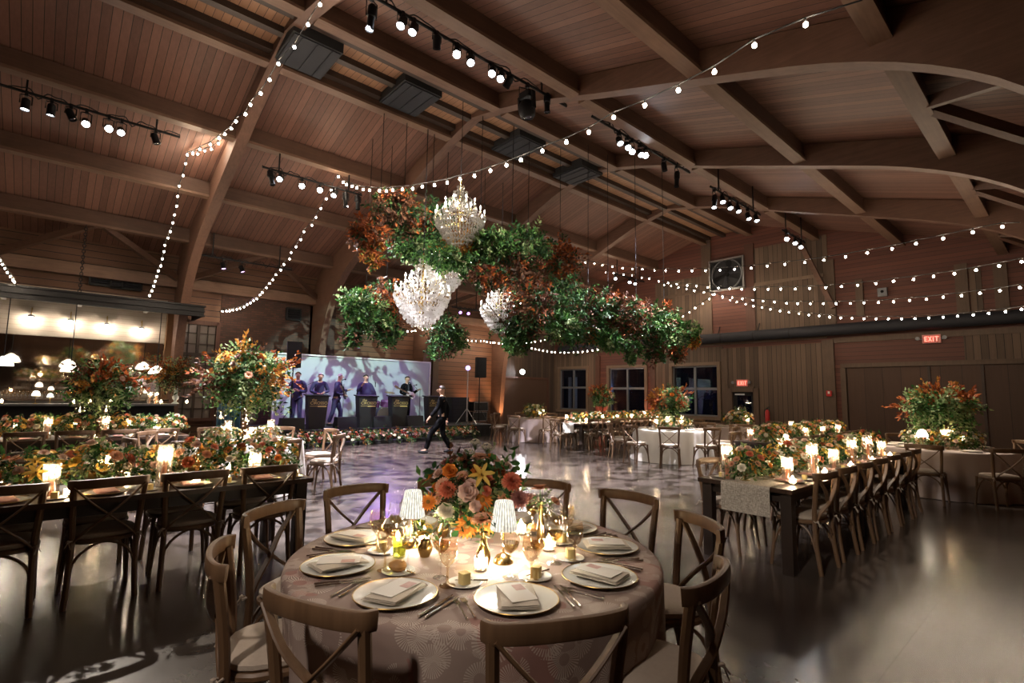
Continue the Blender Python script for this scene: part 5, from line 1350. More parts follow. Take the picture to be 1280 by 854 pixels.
t = thing('wall_fan', 'square framed exhaust fan high on the gable wall', 'fan', ((x0 + x1) / 2, YG - .1, (zt + zb) / 2)); w, h = (x1 - x0), (zt - zb)
obj('frame', MB().box((-w / 2, 0, 0), (.07, .16, h + .07)).box((w / 2, 0, 0), (.07, .16, h + .07)).box((0, 0, h / 2), (w, .16, .07)).box((0, 0, -h / 2), (w, .16, .07)).mesh('frame', M['steel'], False), t)
obj('back_panel', MB().box((0, .06, 0), (w, .02, h)).mesh('back_panel', M['blackmat'], False), t)
Rx = Matrix.Rotation(PI / 2, 3, 'X')
obj('shroud', MB().lathe([(w * .46, -.03), (w * .46, .04), (w * .43, .04), (w * .43, -.03)], 32, (0, 0, 0), R=Rx, cap=False).mesh('shroud', M['grey']), t)
for k in range(6):
    a = 2 * PI * k / 6 + .3; d = Vector((math.cos(a), 0, math.sin(a))); s = Vector((-math.sin(a), 0, math.cos(a)))
    obj('blade', MB().prism([d * .1 + s * .05, d * w * .4 + s * .16, d * w * .4 - s * .12 + Vector((0, .06, 0)), d * .1 - s * .05], (0, .008, 0)).mesh('blade', M['black' if k % 2 else 'panelbox'], False), t)
obj('hub', MB().lathe([(.09, -.05), (.09, .05)], 16, R=Rx).mesh('hub', M['black']), t)

def exit_sign(px, py, lab):
    x, z = G(px, py); t = thing('exit_sign', lab, 'sign', (x, YG - .06, z), 0, 'exit signs')
    obj('case', MB().box((0, 0, 0), (.46, .07, .27)).mesh('case', M['exitface'], False), t)
    mb = MB(); hgt = .15; st = .024; lw = .075
    def lb(cx, cz, w, h): mb.box((cx, -.037, cz), (w, .006, h))
    X = -.135
    lb(X - lw / 2 + st / 2, 0, st, hgt)
    for z in (-1, 0, 1): lb(X, z * (hgt - st) / 2, lw, st)
    X = -.035
    for s in (-1, 1): mb.bar((X - s * lw / 2, -.037, -hgt / 2), (X + s * lw / 2, -.037, hgt / 2), .006, st, up=(s, 0, 0))
    lb(.045, 0, st, hgt)
    X = .13; lb(X, 0, st, hgt); lb(X, hgt / 2 - st / 2, lw + .02, st)
    obj('lettering', mb.mesh('lettering', M['exitred'], False), t, label='glowing red letters EXIT')
    for s in (-1, 1):
        obj('emergency_lamp', MB().lathe([(.02, 0), (.055, .03), (.06, .09), (0, .09)], 12, (s * .33, -.06, .02), R=Matrix.Rotation(PI / 2, 3, 'X')).box((s * .27, 0, 0), (.1, .03, .03)).mesh('emergency_lamp', M['grey']), t)
exit_sign(1165, 424, 'red EXIT sign above the barn doors'); exit_sign(929, 479, 'red EXIT sign above the small glazed door')
x, z = G(1038, 492)
t = thing('fire_alarm', 'small red fire alarm on the dark wall post', 'alarm', (x, YG - .13, z)); obj('case', MB().sweep([(0, .04, 0), (0, -.03, 0)], rrect(.17, .2, .03)).mesh('case', M['red']), t); obj('strobe', MB().box((0, -.035, .03), (.06, .02, .08)).mesh('strobe', M['whitepaint'], False), t)
x, z = G(961, 519)
t = thing('fire_extinguisher', 'red fire extinguisher hung on the gable wall boards', 'extinguisher', (x, YG - .13, z))
obj('cylinder', MB().lathe([(.0, -.28), (.075, -.28), (.08, -.25), (.08, .12), (.05, .18), (.025, .2)], 16).mesh('cylinder', M['red']), t)
obj('valve', MB().lathe([(.025, .2), (.02, .26), (0, .26)], 8).bar((-.02, 0, .25), (.1, -.03, .29), .02, .015).bar((-.02, 0, .27), (.11, -.03, .33), .02, .012).mesh('valve', M['black']), t)
obj('hose', MB().tube(bez([(-.02, 0, .24), (-.1, -.02, .16), (-.1, -.02, -.1)], 5), .012, 6).mesh('hose', M['black']), t)
x, z = G(1104, 366)
t = thing('wall_box', 'small grey box on the red siding beside the upper strings', 'box', (x, YG - .08, z)); obj('case', MB().box((0, 0, 0), (.26, .12, .28)).mesh('case', M['grey'], False), t); obj('sensor', MB().ball((0, -.07, .02), .05, 10).mesh('sensor', M['black']), t)
# inclined prop and floodlight
a, b = P(1000, 303, y=20.2), P(1042, 385, y=20.2)
o = obj('roof_prop', MB().bar(tuple(a), tuple(b), .16, .16).mesh('roof_prop', M['glulam'], False)); tag(o, 'slanting timber prop before the gable wall, crossing the strings', 'timber')
c = P(653, 465, x=-19.2); t = thing('floodlight', 'dazzling white floodlight on the left wall near the far corner', 'floodlight', tuple(c))
e = (-(Vector((0, 0, 1.6)) - Vector(c))).normalized().to_track_quat('Z', 'Y').to_euler()
o = obj('lamp_head', MB().lathe([(0, .12), (.09, .1), (.12, 0), (.13, -.08), (.12, -.08), (.11, -.02)], 20, cap=False).mesh('lamp_head', M['black']), t, (0, 0, 0), e)
obj('lens', MB().lathe([(.115, -.06), (.06, -.07), (0, -.075)], 20, cap=False).mesh('lens', emit('floodlight_lens', (.93, .96, 1.), 300.)), o)
obj('bracket', MB().box((-.12, 0, -.02), (.16, .06, .06)).mesh('bracket', M['black'], False), t)

# ---------------------------------------------------------------- bar: canopy, pendants, wall lamps, counter
cz, cy0, cy1 = 3.93, YB + 2.2, 3.3
t = thing('bar_canopy', 'long black canopy hung on chains over the bar', 'canopy', (-18.4, (cy0 + cy1) / 2, cz)); L = cy1 - cy0
fb = MB().box((.66, 0, 0), (.10, L, .34)).box((.72, 0, .14), (.06, L + .06, .05)).box((.72, 0, -.02), (.04, L + .04, .03)).box((.70, 0, -.15), (.06, L + .04, .04))
obj('fascia', fb.mesh('fascia', M['blackmat'], False), t)
obj('roof_panel', MB().box((-.1, 0, .12), (1.5, L, .05)).mesh('roof_panel', M['black'], False), t)
obj('side_fascia', MB().box((-.08, L / 2 - .03, 0), (1.5, .07, .30)).mesh('side_fascia', M['blackmat'], False), t)
jb = MB()
for k in range(5): jb.box((-.1, L / 2 - 1.3 - k * 1.55, .02), (1.4, .09, .14))
obj('soffit_joist', jb.mesh('soffit_joist', M['whitepaint'], False), t)
for px in (103, -40):
    y = P(px, 330, x=-17.8)[1] - (cy0 + cy1) / 2
    mb = MB(); z0 = .17; z1 = zd(-17.75) - .42 - cz; n = int((z1 - z0) / .075)
    for k in range(n):
        zc = z0 + (k + .5) * (z1 - z0) / n; r = []
        for i in range(10):
            a = 2 * PI * i / 10; u, v = .032 * math.cos(a), .052 * math.sin(a)
            r.append((.62 + (u if k % 2 else 0), y + (0 if k % 2 else u), zc + v))
        mb.tube(r, .010, 5, closed=True, up=(0, 1, 0) if k % 2 else (1, 0, 0))
    obj('chain', mb.mesh('chain', M['black']), t)
for k, (px, py, lab) in enumerate(((4, 452, 'white dome pendant glowing over the bar at the left edge'), (88, 460, 'white dome pendant glowing over the bar, left of the rust bouquet'), (196, 463, 'white dome pendant glowing over the right end of the bar'))):
    c = P(px, py, x=-17.7); t = thing('pendant_lamp', lab, 'lamp', tuple(c), 0, 'white pendants over the bar')
    s = obj('lamp_shade', MB().lathe([(.20, -.10), (.195, -.06), (.15, .04), (.07, .10), (.03, .13)], 24, cap=False).mesh('lamp_shade', M['shadeglow']), t)
    obj('bulb', MB().ball((0, 0, -.04), .04, 10).mesh('bulb', emit('pendant_bulb', (1., .85, .62), 45.)), s)
    obj('cord', MB().tube([(0, 0, .12), (0, 0, 3.8 - c[2])], .012, 6).mesh('cord', M['black']), t)
for k, (px, py) in enumerate(((39, 396), (88, 401), (133.5, 406), (177, 411))):
    c = P(px, py, x=-19.12); t = thing('wall_lamp', 'bare-bulb wall lamp on the white boarding, %s from the left' % ORD[k], 'lamp', tuple(c), 0, 'wall lamps over the bar')
    obj('bulb', MB().ball((0, 0, -.045), (.045, .045, .055), 10).mesh('bulb', M['wallbulb']), t)
    obj('cap', MB().lathe([(.05, .0), (.075, -.01), (.06, .045), (.02, .06), (0, .06)], 14, cap=False).mesh('cap', M['steel']), t)
    obj('arm', MB().tube(bez([(0, 0, .05), (-.01, 0, .22), (-.08, 0, .26), (-.18, 0, .2)], 5), .012, 6).mesh('arm', M['brassdark']), t)
bz = 1.15
t = thing('bar_counter', 'long dark bar counter with a pale top edge, left wall', 'bar', (-17.75, (YB + 2.4 + 2.75) / 2, 0)); L = 2.75 - (YB + 2.4)
obj('countertop', MB().box((0, 0, bz - .025), (.8, L, .05)).mesh('countertop', M['grey'], False), t)
fr = MB().box((-.05, 0, (bz - .05) / 2), (.6, L - .1, bz - .05))
for k in range(int(L / .5)): fr.box((.26, -L / 2 + .3 + k * .5, .55), (.02, .42, .9))
obj('front_panel', fr.mesh('front_panel', M['blackmat'], False), t)
def onbar(px, x=-17.7): return P(px, 504, x=x)[1]
whitelampP.put((-17.6, onbar(44), bz), 0, 'small white dome lamp standing on the bar, left')
whitelampP.put((-18.0, onbar(62, -18.0), bz), 0, 'smaller white dome lamp farther back on the bar, standing in for a reflection', None, .8)  # extra lamp added in place of a lamp's mirror reflection
t = tall_arrangement(106, .78, .5, .55, (('brownleaf', 'darkbush', 'sage'), ('rust', 'brownleaf', 'ochre')), .8, True, 'urn'); t.location = (-17.6, onbar(218), bz); t['label'] = 'rust bouquet in a pale blue urn on the right end of the bar'
for k, px in enumerate((186, 194)): CAND['tall'].put((-17.6, onbar(px), bz), 0, 'tall candle on the bar top, %s of the pair beside the urn' % ['left', 'right'][k], 'candles on the bar')
for k, px in enumerate((2, 92, 112, 137, 200, 232)): CAND['votive'].put((-17.55, onbar(px), bz), 0, '%s votive from the left on the bar top' % ORD[k], 'votives on the bar', 1.3)
for k in range(34):
    gobletP.put((-19.0 + .12 * (k % 2), onbar(2 + k * 5.2, -19.), 1.25 + .0), 0, '%s glass standing on the back bar ledge' % 'small', 'glasses on the back bar', 1.05)
sh = obj('back_bar_shelf', MB().box((-19.05, -.3, 1.225), (.45, 6.2, .05)).mesh('back_bar_shelf', M['tabledark'], False)); tag(sh, 'dark back bar ledge holding a row of glasses', 'shelf')
# blue drape beside the bar
mb = MB(); vs = []; fs = []; n = 40
yl, yr = P(270, 530, x=-15.2)[1], P(299, 530, x=-15.2)[1]
for i in range(n + 1):
    y = yl + (yr - yl) * i / n; x = -15.2 + .06 * math.sin(i * 1.1)
    vs += [(x, y, .02), (x, y, 1.15 + .45 * (i / n))]
for i in range(n): fs.append((2 * i, 2 * i + 2, 2 * i + 3, 2 * i + 1))
o = obj('blue_drape', mb.add(vs, fs).mesh('blue_drape', simple('blue_cloth', (.055, .16, .27), .8), True, 3.)); tag(o, 'pale blue draped screen between bar and stage', 'drape')
m = o.modifiers.new('thick', 'SOLIDIFY'); m.thickness = .02

# small fittings on the left wall
for px, py, w, h, nm, lab in ((133, 351, .75, .32, 'louvre_vent', 'dark louvred vent high on the left wall, left of the pair above the canopy'), (158, 356, .75, .26, 'louvre_vent', 'dark louvred vent high on the left wall, right of the pair above the canopy'), (367, 393, .5, .42, 'junction_box', 'black box high on the brick wall left of the arch')):
    c = P(px, py, x=LX + .1); t = thing(nm, lab, 'vent' if nm == 'louvre_vent' else 'box', (LX + .1, c[1], c[2]))
    obj('casing', MB().box((0, w / 2, 0), (.14, .05, h)).box((0, -w / 2, 0), (.14, .05, h)).box((0, 0, h / 2), (.14, w, .05)).box((0, 0, -h / 2), (.14, w, .05)).box((-.04, 0, 0), (.03, w, h)).mesh('casing', M['blackmat'], False), t)
    sl = MB()
    for k in range(4): sl.box((.02, 0, -h / 2 + (k + .8) * h / 5), (.08, w - .04, .02), R=Matrix.Rotation(.5, 3, 'Y'))
    obj('louvre', sl.mesh('louvre', M['panelbox'], False), t)
# ---------------------------------------------------------------- stage and band
SZ = .42; SX0, SX1, SY0, SY1 = -18.75, -15.35, 4.5, 12.9
t = thing('stage_platform', 'low black stage platform along the left wall', 'stage', ((SX0 + SX1) / 2, (SY0 + SY1) / 2, 0)); w, l = SX1 - SX0, SY1 - SY0
obj('deck', MB().box((0, 0, SZ - .04), (w, l, .08)).mesh('deck', M['blackmat'], False), t)
sk = MB(); n = 120; vs = []; fs = []
for i in range(n + 1):
    y = -l / 2 + l * i / n; x = w / 2 + .02 + .015 * math.sin(i * 1.7); vs += [(x, y, .0), (x, y, SZ - .06)]
for i in range(n): fs.append((2 * i, 2 * i + 2, 2 * i + 3, 2 * i + 1))
sk.add(vs, fs); sk.box((w / 2 - .05, 0, SZ / 2 - .05), (.06, l - .02, SZ - .12)).box((0, l / 2 - .03, SZ / 2 - .05), (w, .05, SZ - .1)).box((0, -l / 2 + .03, SZ / 2 - .05), (w, .05, SZ - .1))
obj('skirt', sk.mesh('skirt', M['blackmat']), t)
BX = -18.3; by0, by1 = P(343, 480, x=BX)[1], P(536, 480, x=BX)[1]; bw = by1 - by0
t = thing('stage_backdrop', 'pale projection backdrop with leafy light pattern behind the band', 'backdrop panel', (BX, (by0 + by1) / 2, SZ))
obj('screen', MB().box((0, 0, 1.21), (.05, bw, 2.40)).mesh('screen', simple('backdrop_fabric', (.44, .47, .47), .85, 0., .03), False), t)
obj('frame', MB().box((.02, 0, 2.42), (.09, bw + .06, .05)).box((.02, bw / 2 + .01, 1.21), (.09, .05, 2.44)).box((.02, -bw / 2 - .01, 1.21), (.09, .05, 2.44)).mesh('frame', M['whitepaint'], False), t)
# flower beds along the stage front
FBX = -14.75
for k in range(14):
    y = 4.75 + k * .5
    ARS[k % 3].put((FBX + random.uniform(-.05, .05), y, 0), random.uniform(-.2, .2) + (PI / 2), 'flower bed of dusky blooms, %s from the left along the stage front' % ORD[k], 'flower beds along the stage front', 1.05)

def font_obj(txt, size, parent, loc, rot, mat, nm='lettering', ext=.003):
    cu = bpy.data.curves.new(nm, 'FONT'); cu.body = txt; cu.size = size; cu.extrude = ext; cu.align_x = 'CENTER'; cu.align_y = 'CENTER'
    tmp = bpy.data.objects.new('tmp', cu); COL.objects.link(tmp); bpy.context.view_layer.update()
    me = bpy.data.meshes.new_from_object(tmp.evaluated_get(bpy.context.evaluated_depsgraph_get())); me.name = nm
    bpy.data.objects.remove(tmp); me.materials.clear(); me.materials.append(M[mat])
    return obj(nm, me, parent, loc, rot)
M['goldtext'] = simple('gold_lettering', (.50, .38, .14), .5)
def podium(px, py, X, lab):
    c = P(px, py, x=X); h = 1.06; t = thing('band_stand', lab, 'music stand', (X, c[1], SZ), -.12, 'band stands with gold lettering')
    w0, w1, d = .46, .62, .34; mb = MB()
    lo = [(-d / 2, -w0 / 2, 0), (d / 2, -w0 / 2, 0), (d / 2, w0 / 2, 0), (-d / 2, w0 / 2, 0)]; hi = [(-d / 2, -w1 / 2, h - .05), (d / 2 + .06, -w1 / 2, h - .05), (d / 2 + .06, w1 / 2, h - .05), (-d / 2, w1 / 2, h - .05)]
    mb.add(lo + hi, [(0, 3, 2, 1), (4, 5, 6, 7), (0, 1, 5, 4), (1, 2, 6, 5), (2, 3, 7, 6), (3, 0, 4, 7)])
    obj('front_panel', mb.mesh('front_panel', simple('stand_black', (.014, .012, .012), .6), False), t)
    obj('desk', MB().box((.02, 0, h - .03), (.46, .70, .035), R=Matrix.Rotation(.08, 3, 'Y')).mesh('desk', M['black'], False), t)
    tilt = math.atan2(.06, h - .05); rot = (PI / 2 + tilt, 0, PI / 2)
    font_obj('the', .11, t, (d / 2 + .052, -.12, h - .17), rot, 'goldtext'); font_obj('CIROSSO', .125, t, (d / 2 + .046, .02, h - .27), rot, 'goldtext')
    obj('logo_line', MB().box((d / 2 + .043, -.12, h - .36), (.006, .24, .012)).box((d / 2 + .043, .12, h - .365), (.006, .26, .04)).mesh('logo_line', M['goldtext'], False), t)
    return c
podium(395, 515, -15.95, 'black band stand with gold lettering at far left of the stage')
podium(457, 515, -15.95, 'black band stand with gold lettering in front of the singer')
podium(497, 516, -15.95, 'black band stand with gold lettering in front of the guitarist')
podium(541, 516, -15.95, 'black band stand with gold lettering behind the walking man')

def skin_obj(nm, nodes, edges, mat, parent, root=0, sub=2, k=1.0):
    names = list(nodes); idx = {a: i for i, a in enumerate(names)}
    me = bpy.data.meshes.new(nm); me.from_pydata([nodes[a][:3] for a in names], [(idx[a], idx[b]) for a, b in edges], [])
    me.materials.append(mat); o = bpy.data.objects.new(nm, me); link(o, parent)
    o.modifiers.new('skin', 'SKIN').use_smooth_shade = True
    for i, a in enumerate(names):
        r = nodes[a][3]; r = r if hasattr(r, '__len__') else (r, r)
        me.skin_vertices[0].data[i].radius = (r[0] * k, r[1] * k)
        me.skin_vertices[0].data[i].use_root = (i == root)
    o.modifiers.new('sub', 'SUBSURF').levels = sub; o.modifiers['sub'].render_levels = sub
    return o
SKIN = simple('skin', (.50, .29, .20), .5)
def person(x, y, z, head, label, top, trousers, hair, arms, legs=None, group=None, turn=0., lean=0., dress=None, hairmode='short', bend=0.):
    """head: direction the person faces (world heading). arms: {side: (elbow, wrist)} in local metres, front = +Y"""
    t = thing('person', label, 'person', (x, y, z), head - PI / 2, group)
    legs = legs or {-1: ((-.10, .02, .50), (-.11, -.02, .09), (-.12, .13, .04)), 1: ((.10, .03, .50), (.11, 0, .09), (.13, .15, .04))}
    B = lambda p, f=1.: (p[0], p[1] + bend * max(0, p[2] - .95) * f, p[2] - .12 * bend * max(0, p[2] - .95))
    N = {'pelvis': (0, 0, .95, (.15, .115)), 'waist': (*B((0, .0, 1.10)), (.135, .10)), 'chest': (*B((0, .0, 1.32)), (.165, .115)), 'collar': (*B((0, -.005, 1.45)), (.10, .08)), 'neck': (*B((0, .005, 1.52)), .055)}
    hx = math.sin(turn)
    hb = B((0, .02, 1.585)); hm = B((.02 * hx, .035, 1.66)); ht = B((.0, .02, 1.735))
    N['jaw'] = (*hb, (.062, .072)); N['head'] = (*hm, (.078, .095)); N['crown'] = (*ht, (.06, .07))
    E = [('pelvis', 'waist'), ('waist', 'chest'), ('chest', 'collar'), ('collar', 'neck'), ('neck', 'jaw'), ('jaw', 'head'), ('head', 'crown')]
    J = {k: N[k] for k in ('pelvis', 'waist', 'chest', 'collar')}; JE = E[:3]; T = {'pelvis': (0, 0, 1.02, (.14, .105))}; TE = []; SH = {}
    for s in (-1, 1):
        c = 'L' if s < 0 else 'R'; el, wr = arms[s]; sh = B((s * .185, 0, 1.415)); el = B(el, .8); wr = B(wr, .6)
        d = np.array(wr) - np.array(el); d = d / np.linalg.norm(d); hp = np.array(wr) + d * .07
        N['sh' + c] = (*sh, .062); N['el' + c] = (*el, .044); N['wr' + c] = (*wr, .029); N['pa' + c] = (*hp, (.040, .022))
        E += [('collar', 'sh' + c), ('sh' + c, 'el' + c), ('el' + c, 'wr' + c), ('wr' + c, 'pa' + c)]
        side = np.cross(d, [0, 0, 1.]); side = side / max(1e-6, np.linalg.norm(side)); dn = np.cross(side, d)
        for q, (o_, L) in enumerate(((-.027, .062), (-.009, .075), (.009, .072), (.026, .058))):
            a = hp + side * o_ + d * .035; b = a + d * L * .5 - dn * .008; e2 = b + d * L * .35 - dn * .035
            for nm2, pt, r in (('f%d%s' % (q, c), a, .0095), ('g%d%s' % (q, c), b, .009), ('h%d%s' % (q, c), e2, .008)): N[nm2] = (*pt, r)
            E += [('pa' + c, 'f%d%s' % (q, c)), ('f%d%s' % (q, c), 'g%d%s' % (q, c)), ('g%d%s' % (q, c), 'h%d%s' % (q, c))]
        a = hp - side * s * .03 - d * .02; b = a - side * s * .025 + d * .035 - dn * .01
        N['t0' + c] = (*a, .011); N['t1' + c] = (*b, .0095); E += [('pa' + c, 't0' + c), ('t0' + c, 't1' + c)]
        J['sh' + c] = (*sh, .075); J['el' + c] = (*el, .056); J['wr' + c] = (*(np.array(wr) - d * .015), .042)
        JE += [('collar', 'sh' + c), ('sh' + c, 'el' + c), ('el' + c, 'wr' + c)]
        kn, an, to = legs[s]
        N['hip' + c] = (s * .09, 0, .88, .09); N['kn' + c] = (*kn, .058); N['an' + c] = (*an, .036); N['to' + c] = (*to, (.036, .024))
        E += [('pelvis', 'hip' + c), ('hip' + c, 'kn' + c), ('kn' + c, 'an' + c), ('an' + c, 'to' + c)]
        T['hip' + c] = (s * .095, 0, .86, .105); T['kn' + c] = (*kn, .078); T['an' + c] = (an[0], an[1], an[2] + .01, .066)
        TE += [('pelvis', 'hip' + c), ('hip' + c, 'kn' + c), ('kn' + c, 'an' + c)]
        SH[s] = (an, to)
    J['pelvis'] = (0, 0, .80, (.175, .135))
    skin_obj('body', N, E, SKIN, t)
    skin_obj('jacket', J, JE, top, t, 0, 2, 1.1)
    if dress is None: skin_obj('trousers', T, TE, trousers, t)
    else:
        g = MB(); g.lathe([(.30, .03), (.29, .3), (.24, .7), (.185, 1.0), (.19, 1.25), (.16, 1.42), (.08, 1.48)], 24, cap=False)
        vs = []
        for s in (-1, 1):
            el = arms[s][0]; g.prism([(s * .12, -.09, 1.44), (s * .24, -.08, 1.38), (el[0] * 1.12, el[1] - .06, el[2] - .12), (s * .17, -.09, 1.0)], (0, .17, 0))
        obj('gown', g.mesh('gown', dress, True, 1.2), t)
    sm = MB()
    for s in (-1, 1):
        an, to = SH[s]; d = Vector(to) - Vector(an); ang = math.atan2(d.y, d.x)
        sm.sweep([(an[0] - .05 * math.cos(ang), an[1] - .05 * math.sin(ang), an[2] - .045), (an[0] + .06 * math.cos(ang), an[1] + .06 * math.sin(ang), an[2] - .045), (to[0] + .05 * math.cos(ang), to[1] + .05 * math.sin(ang), to[2] - .0)], rrect(.09, .085, .03), 0, scales=[.85, 1., .6])
    obj('shoes', sm.mesh('shoes', M['blackmat'], True, 1.2), t)
    hc = Vector(hm); fw = Vector((hx, math.cos(turn), 0)); rt = Vector((fw.y, -fw.x, 0))
    f = MB(); f.ball(tuple(hc + fw * .105 - Vector((0, 0, .012))), (.014, .018, .022), 8); obj('nose', f.mesh('nose', SKIN), t)
    f = MB()
    for s in (-1, 1): f.ball(tuple(hc + rt * (s * .088)), (.012, .022, .032), 8)
    obj('ears', f.mesh('ears', SKIN), t)
    f = MB()
    for s in (-1, 1): f.ball(tuple(hc + fw * .088 + rt * (s * .032) + Vector((0, 0, .018))), (.011, .011, .007), 6)
    obj('eyes', f.mesh('eyes', M['blackmat']), t)
    f = MB(); f.ball(tuple(hc + fw * .088 - Vector((0, 0, .052))), (.022, .012, .006), 8); obj('mouth', f.mesh('mouth', simple('lips', (.35, .12, .10), .5)), t)
    if hair is not None:
        hmb = MB(); n = 16; vs = []; fs = []
        rows = 6
        for j in range(rows):
            b = PI / 2 - j * (1.55 if hairmode == 'short' else 2.1) / (rows - 1)
            for i in range(n):
                a = 2 * PI * i / n; front = max(0, math.cos(a)) ; bb = b if front < .3 else max(b, .35 + .25 * front)
                d = fw * math.cos(a) + rt * math.sin(a)
                vs.append(hc + d * (.099 * math.cos(bb)) + Vector((0, 0, .022 + .098 * math.sin(bb))) - fw * .016)
        for j in range(rows - 1):
            for i in range(n): fs.append((j * n + i, (j + 1) * n + i, (j + 1) * n + (i + 1) % n, j * n + (i + 1) % n))
        obj('hair', hmb.add(vs, fs).mesh('hair', hair, True, 2.), t)
    return t
SUIT = simple('dark_suit', (.05, .04, .10), .8, Specular_IOR_Level=.15); BLACKSUIT = simple('black_suit', (.005, .005, .006), .9, Specular_IOR_Level=.08); GREYH = simple('white_hair', (.62, .58, .54), .6); DARKH = simple('dark_hair', (.03, .02, .015), .55); BROWNH = simple('brown_hair', (.10, .055, .03), .55)
def bandpos(px, X): return P(px, 520, x=X)[1]
HD = 0.  # facing the room (+X)
g = 'band members'
XP = -17.1
person(XP, bandpos(370, XP), SZ, HD - .5, 'person in dark suit standing at far left of the stage, hands at chest', SUIT, SUIT, BROWNH, {-1: ((-.27, .02, 1.14), (-.06, .24, 1.16)), 1: ((.27, .02, 1.14), (.06, .25, 1.20))})
person(XP, bandpos(397, XP), SZ, HD - .2, 'person with grey hair leaning over the leftmost band stand', SUIT, SUIT, GREYH, {-1: ((-.28, .06, 1.16), (-.10, .30, 1.12)), 1: ((.28, .06, 1.16), (.08, .32, 1.08))}, bend=.22)
person(XP, bandpos(419, XP), SZ, HD + .95, 'white-haired person in dark suit turned to a microphone, playing guitar', SUIT, SUIT, GREYH, {-1: ((-.26, .04, 1.15), (-.22, .34, 1.22)), 1: ((.24, .0, 1.12), (.06, .25, 1.05))}, {-1: ((-.12, .14, .50), (-.12, .12, .09), (-.13, .27, .04)), 1: ((.10, -.06, .49), (.12, -.18, .09), (.14, -.04, .04))}, bend=.12)
person(XP, bandpos(455, XP), SZ, HD - .1, 'singer in flowing dark gown holding a microphone', SUIT, SUIT, DARKH, {-1: ((-.36, .02, 1.10), (-.36, .06, .86)), 1: ((.30, .10, 1.16), (.22, .28, 1.38))}, dress=SUIT, hairmode='long')
person(XP, bandpos(507, XP), SZ, HD + .25, 'guitarist in black shirt on the right half of the stage', BLACKSUIT, BLACKSUIT, DARKH, {-1: ((-.30, .04, 1.14), (-.30, .30, 1.26)), 1: ((.28, -.02, 1.14), (.05, .22, 1.08))}, turn=.5)
hd = math.atan2(-.74, -.67)
wm = P(551, 567, z=0.)
person(wm[0], wm[1], 0, hd, 'person in black suit walking across the dance floor before the stage', BLACKSUIT, BLACKSUIT, DARKH, {-1: ((-.25, .10, 1.16), (-.22, .28, .95)), 1: ((.26, -.12, 1.15), (.24, -.10, .88))}, {-1: ((-.09, .26, .54), (-.10, .38, .09), (-.11, .53, .05)), 1: ((.10, -.02, .50), (.10, -.24, .11), (.11, -.11, .04))})
# instruments and stands
def guitar(x, y, z, rz, col, lab, tilt):
    t = thing('electric_guitar', lab, 'guitar', (x, y, z), rz)
    out = []
    for i in range(40):
        a = 2 * PI * i / 40; r = .17 + .045 * math.cos(2 * a) + .02 * math.cos(3 * a + .4) - (.06 if abs(((a + PI) % (2 * PI)) - PI) < .35 else 0)
        out.append((r * math.cos(a) * 1.15, 0, r * math.sin(a) * .85))
    R = Matrix.Rotation(tilt, 3, 'Y')
    obj('guitar_body', MB().prism([R @ Vector(p) for p in out], (0, .045, 0)).mesh('guitar_body', col, True, .8), t)
    obj('neck', MB().bar(R @ Vector((.12, .05, 0)), R @ Vector((.72, .05, 0)), .045, .025, up=(0, 1, 0)).bar(R @ Vector((.72, .045, 0)), R @ Vector((.88, .045, .01)), .08, .016, up=(0, 1, 0)).mesh('neck', M['chair']), t)
    obj('pickguard', MB().box(R @ Vector((.0, .048, -.05)), (.16, .006, .08)).mesh('pickguard', M['blackmat'], False), t)
    st = [R @ Vector(p) for p in ((-.15, .0, .08), (-.12, -.2, .42), (.1, -.16, .46), (.15, .02, .1))]
    obj('strap', MB().sweep(bez(st, 5), rrect(.05, .006, .002, 2), 0).mesh('strap', M['blackmat']), t)
M['cream'] = simple('cream_guitar_finish', (.72, .66, .58), .2)
y5 = bandpos(507, XP); guitar(XP + .24, y5 + .02, SZ + 1.08, HD + .25 - PI / 2, M['cream'], 'pale electric guitar held by the guitarist in black', PI - .35 + PI)
y3 = bandpos(419, XP); guitar(XP + .14, y3 + .22, SZ + 1.05, HD + .95 - PI / 2, simple('dark_guitar_finish', (.08, .02, .02), .2), 'dark guitar held by the white-haired person', PI - .3 + PI)
def mic_stand(px, X, h, lab, boom=.35, rz=0.):
    y = bandpos(px, X); t = thing('microphone_stand', lab, 'microphone', (X, y, SZ), rz, 'microphone stands')
    obj('base', MB().lathe([(.14, 0), (.14, .012), (.02, .03), (.012, .06)], 16).mesh('base', M['black']), t)
    obj('pole', MB().tube([(0, 0, .03), (0, 0, h)], .009, 6).mesh('pole', M['black']), t)
    obj('boom_arm', MB().tube([(0, -.1, h - .05), (0, boom, h + .12)], .007, 6).mesh('boom_arm', M['black']), t)
    obj('microphone', MB().tube([(0, boom, h + .12), (0, boom + .12, h + .14)], [.011, .014], 8).ball((0, boom + .15, h + .145), .027, 8).mesh('microphone', M['black']), t)
mic_stand(381, -16.6, 1.35, 'microphone stand between the two people at left of the stage', .3, .2)
mic_stand(428, -16.5, 1.42, 'microphone stand in front of the white-haired person', -.1, .4)
mic_stand(524, -16.4, 1.3, 'microphone stand with a long boom right of the guitarist', -.35, .3)
y4 = bandpos(455, XP); t = thing('microphone', 'hand microphone held up by the singer', 'microphone', (XP + .36, y4 + .20, SZ + 1.43), .6)
obj('grip', MB().tube([(0, 0, -.1), (0, 0, .06)], [.012, .016], 8).mesh('grip', M['black']), t); obj('head', MB().ball((0, 0, .085), .03, 10).mesh('head', M['steel']), t)
